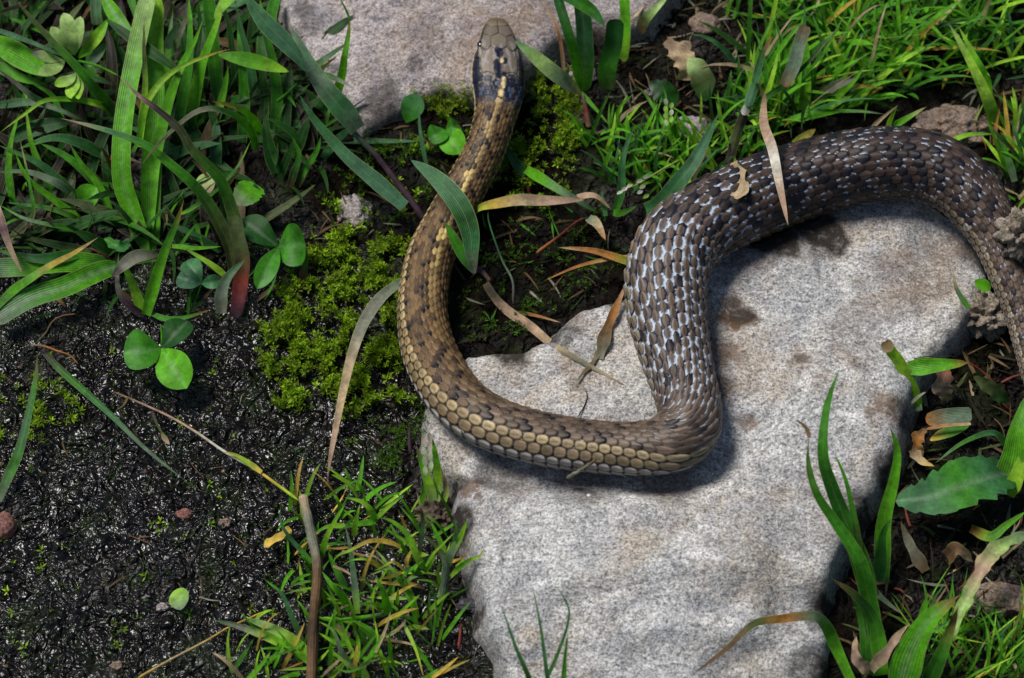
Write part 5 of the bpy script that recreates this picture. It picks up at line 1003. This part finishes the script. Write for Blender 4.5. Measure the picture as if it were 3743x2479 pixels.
# ------------------------------------------------------------------ moss, lawn, undergrowth, litter
def sample_poly(poly, n, edge=25, thr=0.0):
    a = np.array(poly, float); lo, hi = a.min(0) - edge, a.max(0) + edge
    x = rng.uniform(lo[0], hi[0], n * 2); y = rng.uniform(lo[1], hi[1], n * 2)
    d = poly_sd(x, y, poly) + edge * 1.3 * fbm(x, y, 0.012, 3, 81)
    den = 2.6 * (fbm(x, y, 0.017, 3, 85) - thr)
    k = (d > rng.uniform(-edge, edge, len(x))) & (rng.uniform(0, 1, len(x)) < np.clip(den + .35, 0.02, 1)); i = np.where(k)[0][:n]
    return x[i], y[i]
def moss(name, label, sets):
    Vs = []; Cs = []
    for poly, n, size, hmax, c0, c1, K_, flat in sets:
        x, y = sample_poly(poly, n, thr=0.12 if poly is PB or poly is PD_ or poly is PE or poly is PF else 0.02); p = Pon(x * K, y * K, 0.0); n_ = len(x)
        top = p.copy(); hh = rng.uniform(0.15, 1.0, n_) * hmax * MM; top[:, 2] += hh
        onrock = surf(p[:, 0], p[:, 1]) > 0.004
        ax = rng.normal(0, 0.45, (n_, 3)); ax[:, 2] = 1.0; ax = nrm(ax)
        a1 = nrm(np.cross(ax, rng.normal(0, 1, (n_, 3)))); a2 = np.cross(ax, a1)
        sz = size * MM * rng.uniform(0.55, 1.25, n_)
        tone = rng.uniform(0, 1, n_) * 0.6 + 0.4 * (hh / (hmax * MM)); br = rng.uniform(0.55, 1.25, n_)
        for k in range(K_):
            t = 2 * np.pi * k * 0.382 + rng.uniform(-.3, .3, n_); lift = (k / K_); open_ = 1.05 - 0.75 * lift
            d = nrm(a1 * (np.cos(t) * open_)[:, None] + a2 * (np.sin(t) * open_)[:, None] + ax * (0.35 + 0.8 * lift - flat))
            s = nrm(np.cross(d, ax)); ln = sz * (1.0 - 0.35 * lift) * rng.uniform(.8, 1.2, n_); w = ln * 0.17
            b = top + ax * (sz * (0.6 * lift - 0.3))[:, None]
            mid = b + d * (ln * 0.5)[:, None]; nn = np.cross(s, d)
            q = np.stack([b, mid + s * w[:, None] + nn * (w * .5)[:, None], b + d * ln[:, None] + ax * (ln * .12)[:, None], mid - s * w[:, None] + nn * (w * .5)[:, None]], 1)
            Vs.append(q.reshape(-1, 3))
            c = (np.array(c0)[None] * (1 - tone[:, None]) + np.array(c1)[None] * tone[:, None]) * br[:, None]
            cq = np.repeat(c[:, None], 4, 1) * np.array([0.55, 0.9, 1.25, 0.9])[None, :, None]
            Cs.append(cq.reshape(-1, 3))
    v = np.vstack(Vs); c = np.vstack(Cs); f = np.arange(len(v)).reshape(-1, 4)
    return tag(link_mesh(name, v, f, M_MOSS, col=c, uv=np.zeros((len(v), 2)), smooth=False), label, kind="stuff")
dkm, lm, ym = (0.020, 0.050, 0.006), (0.11, 0.25, 0.010), (0.36, 0.55, 0.022)
PA = [(640, 720), (700, 610), (790, 545), (930, 560), (925, 800), (930, 930), (800, 960), (640, 930), (610, 840)]
PB = [(700, 560), (780, 420), (860, 330), (900, 290), (1090, 270), (1080, 400), (1000, 520), (930, 600), (800, 560)]
PC = [(1180, 230), (1250, 180), (1335, 200), (1330, 340), (1300, 460), (1180, 470), (1120, 430), (1150, 330)]
PD_ = [(1080, 520), (1440, 490), (1450, 640), (1330, 700), (1220, 780), (1080, 790), (1050, 640)]
PE = [(-20, 880), (160, 860), (190, 980), (60, 1040), (-20, 1030)]
PF = [(860, 930), (970, 930), (1000, 1060), (960, 1120), (850, 1100)]
PG = [(-20, 780), (620, 740), (900, 960), (980, 1140), (1100, 1600), (-20, 1600)]
PH = [(940, 240), (1080, 215), (1090, 275), (960, 290)]
PI_ = [(2250, 1430), (2380, 1400), (2380, 1600), (2200, 1600)]
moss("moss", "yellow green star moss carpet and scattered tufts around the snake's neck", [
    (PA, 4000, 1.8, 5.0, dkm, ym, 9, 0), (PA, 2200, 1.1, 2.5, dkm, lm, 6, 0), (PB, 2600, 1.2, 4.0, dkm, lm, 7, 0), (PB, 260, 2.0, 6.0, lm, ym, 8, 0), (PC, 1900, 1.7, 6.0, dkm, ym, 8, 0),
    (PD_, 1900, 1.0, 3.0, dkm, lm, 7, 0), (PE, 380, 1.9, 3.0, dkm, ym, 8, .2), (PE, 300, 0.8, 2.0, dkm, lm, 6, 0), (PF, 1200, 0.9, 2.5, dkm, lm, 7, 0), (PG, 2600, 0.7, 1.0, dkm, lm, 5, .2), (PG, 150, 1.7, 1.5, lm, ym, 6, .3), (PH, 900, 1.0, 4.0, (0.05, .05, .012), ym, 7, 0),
    (PI_, 900, 1.2, 3.0, dkm, lm, 7, 0)])

def blades(name, label, specs, mat=None):
    Vs = []; Fs = []; Cs = []; Us = []; off = 0; ns = 7
    t = np.linspace(0, 1, ns)
    for poly, n, L0, L1, w0, w1, h0, h1, cols, prob, adir, spread in specs:
        a = np.array(poly, float); x = rng.uniform(a[:, 0].min(), a[:, 0].max(), n * 4); y = rng.uniform(a[:, 1].min(), a[:, 1].max(), n * 4)
        k = np.where(poly_sd(x, y, poly) > 0)[0]; k = k[fbm(x[k], y[k], 0.008, 2, 91) + rng.uniform(-.35, .5, len(k)) > -0.05][:n]; x, y = x[k], y[k]; n_ = len(x)
        p = Pon(x * K, y * K, 0)
        az = np.radians(adir) + rng.normal(0, np.radians(spread), n_); ln = rng.uniform(L0, L1, n_) * K * PXM; w = rng.uniform(w0, w1, n_) * K * PXM * 0.5; hh = rng.uniform(h0, h1, n_) * MM
        dr = np.stack([np.cos(az), np.sin(az), 0 * az], 1); sd_ = np.stack([-np.sin(az), np.cos(az), 0 * az], 1)
        bend = rng.normal(0, 0.22, n_); arch = rng.uniform(0.2, 1.0, n_); roll = rng.normal(0, .5, n_)
        T = t[None, :, None]
        c = p[:, None] + dr[:, None] * (ln[:, None, None] * T) + sd_[:, None] * ((ln * bend)[:, None, None] * T ** 2)
        c[:, :, 2] += hh[:, None] * (t[None] * (1 + arch[:, None]) - arch[:, None] * 1.1 * t[None] ** 2.2)
        s2 = sd_ * np.cos(roll)[:, None] + np.array([0, 0, 1.0]) * np.sin(roll)[:, None]
        pr = (np.minimum(1, 1.2 * np.sqrt(1 - t)) * (0.7 + 0.3 * np.minimum(1, t * 4)) + 0.03)
        ci = rng.choice(len(cols), n_, p=np.array(prob) / sum(prob)); cc_ = np.array([COL[q] for q in cols])[ci] * rng.uniform(0.65, 1.3, (n_, 1))
        for u in (-1, 0, 1):
            pass
        V = np.stack([c - s2[:, None] * (w[:, None] * pr)[..., None], c - np.array([0, 0, .3]) * (w[:, None] * pr)[..., None], c + s2[:, None] * (w[:, None] * pr)[..., None]], 2)
        Vs.append(V.reshape(-1, 3)); g = gridfaces(ns, 3); Fs.append((g[None] + (np.arange(n_) * ns * 3)[:, None, None] + off).reshape(-1, 4)); off += n_ * ns * 3
        Cs.append(np.repeat(cc_[:, None], ns * 3, 1).reshape(-1, 3)); Us.append(np.tile(np.stack(np.meshgrid([0, .5, 1], t), -1).reshape(-1, 2), (n_, 1)))
    return tag(link_mesh(name, np.vstack(Vs), np.vstack(Fs), mat or M_LEAF, col=np.vstack(Cs), uv=np.vstack(Us)), label, kind="stuff")
gc = ['g1', 'g2', 'yg', 'ye', 'ta', 'g3', 'g4']; pr1 = [40, 28, 16, 3, 3, 5, 5]
L1_ = [(1800, -80), (2420, -80), (2420, 190), (2240, 170), (2060, 235), (1960, 260), (1820, 300), (1700, 320), (1720, 180), (1760, 80)]
L2_ = [(1340, 290), (1560, 330), (1700, 250), (1800, 260), (1790, 350), (1640, 430), (1480, 480), (1390, 440)]
L3_ = [(2320, 290), (2420, 280), (2420, 520), (2345, 470), (2320, 400)]
L4_ = [(2120, 1430), (2400, 1470), (2400, 1600), (2090, 1600)]
L6_ = [(650, 1170), (830, 1130), (960, 1180), (1050, 1190), (1085, 1300), (1030, 1400), (1010, 1600), (520, 1600), (560, 1450), (660, 1380)]
L5_ = [(1560, -60), (1800, -60), (1780, 60), (1620, 30)]
blades("lawn_grass", "dense short bright grass filling the upper right corner", [
    (L1_, 330, 70, 210, 9, 16, 6, 22, gc, pr1, 60, 75), (L1_, 300, 50, 140, 6, 11, 3, 14, gc, [30, 34, 10, 3, 3, 5, 20], 90, 120), (L1_, 120, 90, 230, 8, 13, 14, 28, gc, pr1, 40, 50),
    (L2_, 190, 40, 120, 7, 12, 4, 14, gc, pr1, 80, 70), (L3_, 60, 50, 130, 8, 13, 4, 14, gc, [25, 25, 25, 8, 8, 5, 5], 90, 60), (L4_, 130, 50, 130, 5, 8, 3, 12, gc, pr1, 60, 50), (L5_, 26, 40, 110, 7, 12, 3, 12, gc, pr1, 80, 90)])
U1_ = [(-40, -80), (660, -80), (640, 60), (740, 200), (800, 330), (700, 420), (560, 480), (560, 600), (300, 600), (-40, 560)]
blades("low_grass", "small young grass blades filling the patch beside the twig and the boulder", [(L6_, 150, 35, 100, 7, 12, 3, 12, ["g1", "yg", "ye", "g2", "ta"], [45, 25, 7, 18, 4], 80, 70)])
blades("undergrowth", "low leaves and grass, coloured dark for shade, under the tall clump at the upper left", [  # shade between the tall blades is painted in as dark leaf colours
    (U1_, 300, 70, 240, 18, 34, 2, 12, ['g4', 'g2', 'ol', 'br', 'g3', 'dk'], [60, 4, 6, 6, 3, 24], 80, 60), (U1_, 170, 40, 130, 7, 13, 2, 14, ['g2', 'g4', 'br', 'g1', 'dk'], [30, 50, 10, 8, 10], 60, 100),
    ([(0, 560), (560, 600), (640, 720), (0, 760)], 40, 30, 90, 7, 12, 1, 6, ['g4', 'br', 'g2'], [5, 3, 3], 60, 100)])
S1_ = [(1340, 80), (1600, -60), (1800, -60), (1760, 200), (1560, 320), (1340, 330)]; S2_ = [(2100, 800), (2400, 700), (2400, 1600), (1960, 1600), (2010, 1200), (2100, 1000)]
S3_ = [(-20, 600), (640, 640), (980, 1000), (1100, 1600), (-20, 1600)]; S4_ = [(2150, 160), (2400, 170), (2400, 330), (2240, 330)]
blades("plant_litter", "bits of dead straw, root and withered leaf scattered over the dark soil", [
    (S1_, 130, 25, 90, 3, 9, .5, 4, ['br', 'gy', 'ta', 'pk', 'dk'], [5, 3, 1.5, 1, 4], 90, 150), (S2_, 190, 25, 100, 3, 10, .5, 5, ['br', 'gy', 'ta', 'rd', 'dk', 'ol'], [5, 1.5, 1, 1, 4, 2], 90, 150),
    (S3_, 130, 18, 60, 2, 5, .3, 2.0, ['br', 'dk', 'gy', 'db'], [3, 4, .7, 3], 90, 150), (S4_, 50, 25, 90, 3, 8, .5, 4, ['br', 'gy', 'or_', 'dk'], [4, 2, 1, 4], 90, 150),
    (PB, 60, 20, 80, 3, 7, .5, 4, ['br', 'gy', 'dk'], [3, 1, 3], 90, 150), (PD_, 60, 20, 80, 3, 7, .5, 4, ['br', 'gy', 'dk', 'g2'], [3, 1, 3, 2], 90, 150)], M_DRY)

def crumbs():
    """earth crumbs: small faceted lumps, one object"""
    import bmesh
    bm = bmesh.new(); bmesh.ops.create_icosphere(bm, subdivisions=1, radius=1.0); bv = np.array([v.co[:] for v in bm.verts]); bf = np.array([[v.index for v in f.verts] for f in bm.faces]); bm.free()
    Vs = []; Fs = []; Ws = []; off = 0
    for poly, n, r0, r1 in ((S1_, 700, 3, 12), (S2_, 900, 3, 13), (S3_, 350, 2, 7), (S4_, 200, 3, 10), (PD_, 500, 2, 7), ([(0, 0), (700, 0), (900, 400), (600, 700), (0, 700)], 900, 3, 12)):
        a = np.array(poly, float); x = rng.uniform(a[:, 0].min(), a[:, 0].max(), n * 2); y = rng.uniform(a[:, 1].min(), a[:, 1].max(), n * 2)
        k = np.where(poly_sd(x, y, poly) > 0)[0][:n]; p = Pon(x[k] * K, y[k] * K, 0); m = len(p); 
        ok = surf(p[:, 0], p[:, 1]) < 0.0045; p = p[ok]; m = len(p)
        r = (r0 + (r1 - r0) * rng.uniform(0, 1, m) ** 3) * K * PXM
        V = bv[None] * (1 + rng.uniform(-.3, .3, (m, len(bv), 1))) * r[:, None, None] * rng.uniform(.6, 1.3, (m, 1, 3)) + p[:, None]
        Vs.append(V.reshape(-1, 3)); Fs.append((bf[None] + (np.arange(m) * len(bv))[:, None, None] + off).reshape(-1, 3)); off += m * len(bv)
        Ws.append(np.full(m * len(bv), 0.9 if poly is S3_ else 0.35))
    tag(link_mesh("soil_crumbs", np.vstack(Vs), np.vstack(Fs), M_SOIL, xtra={"wet": np.concatenate(Ws)}), "loose crumbs of dark earth on the wet soil", kind="stuff")
crumbs()
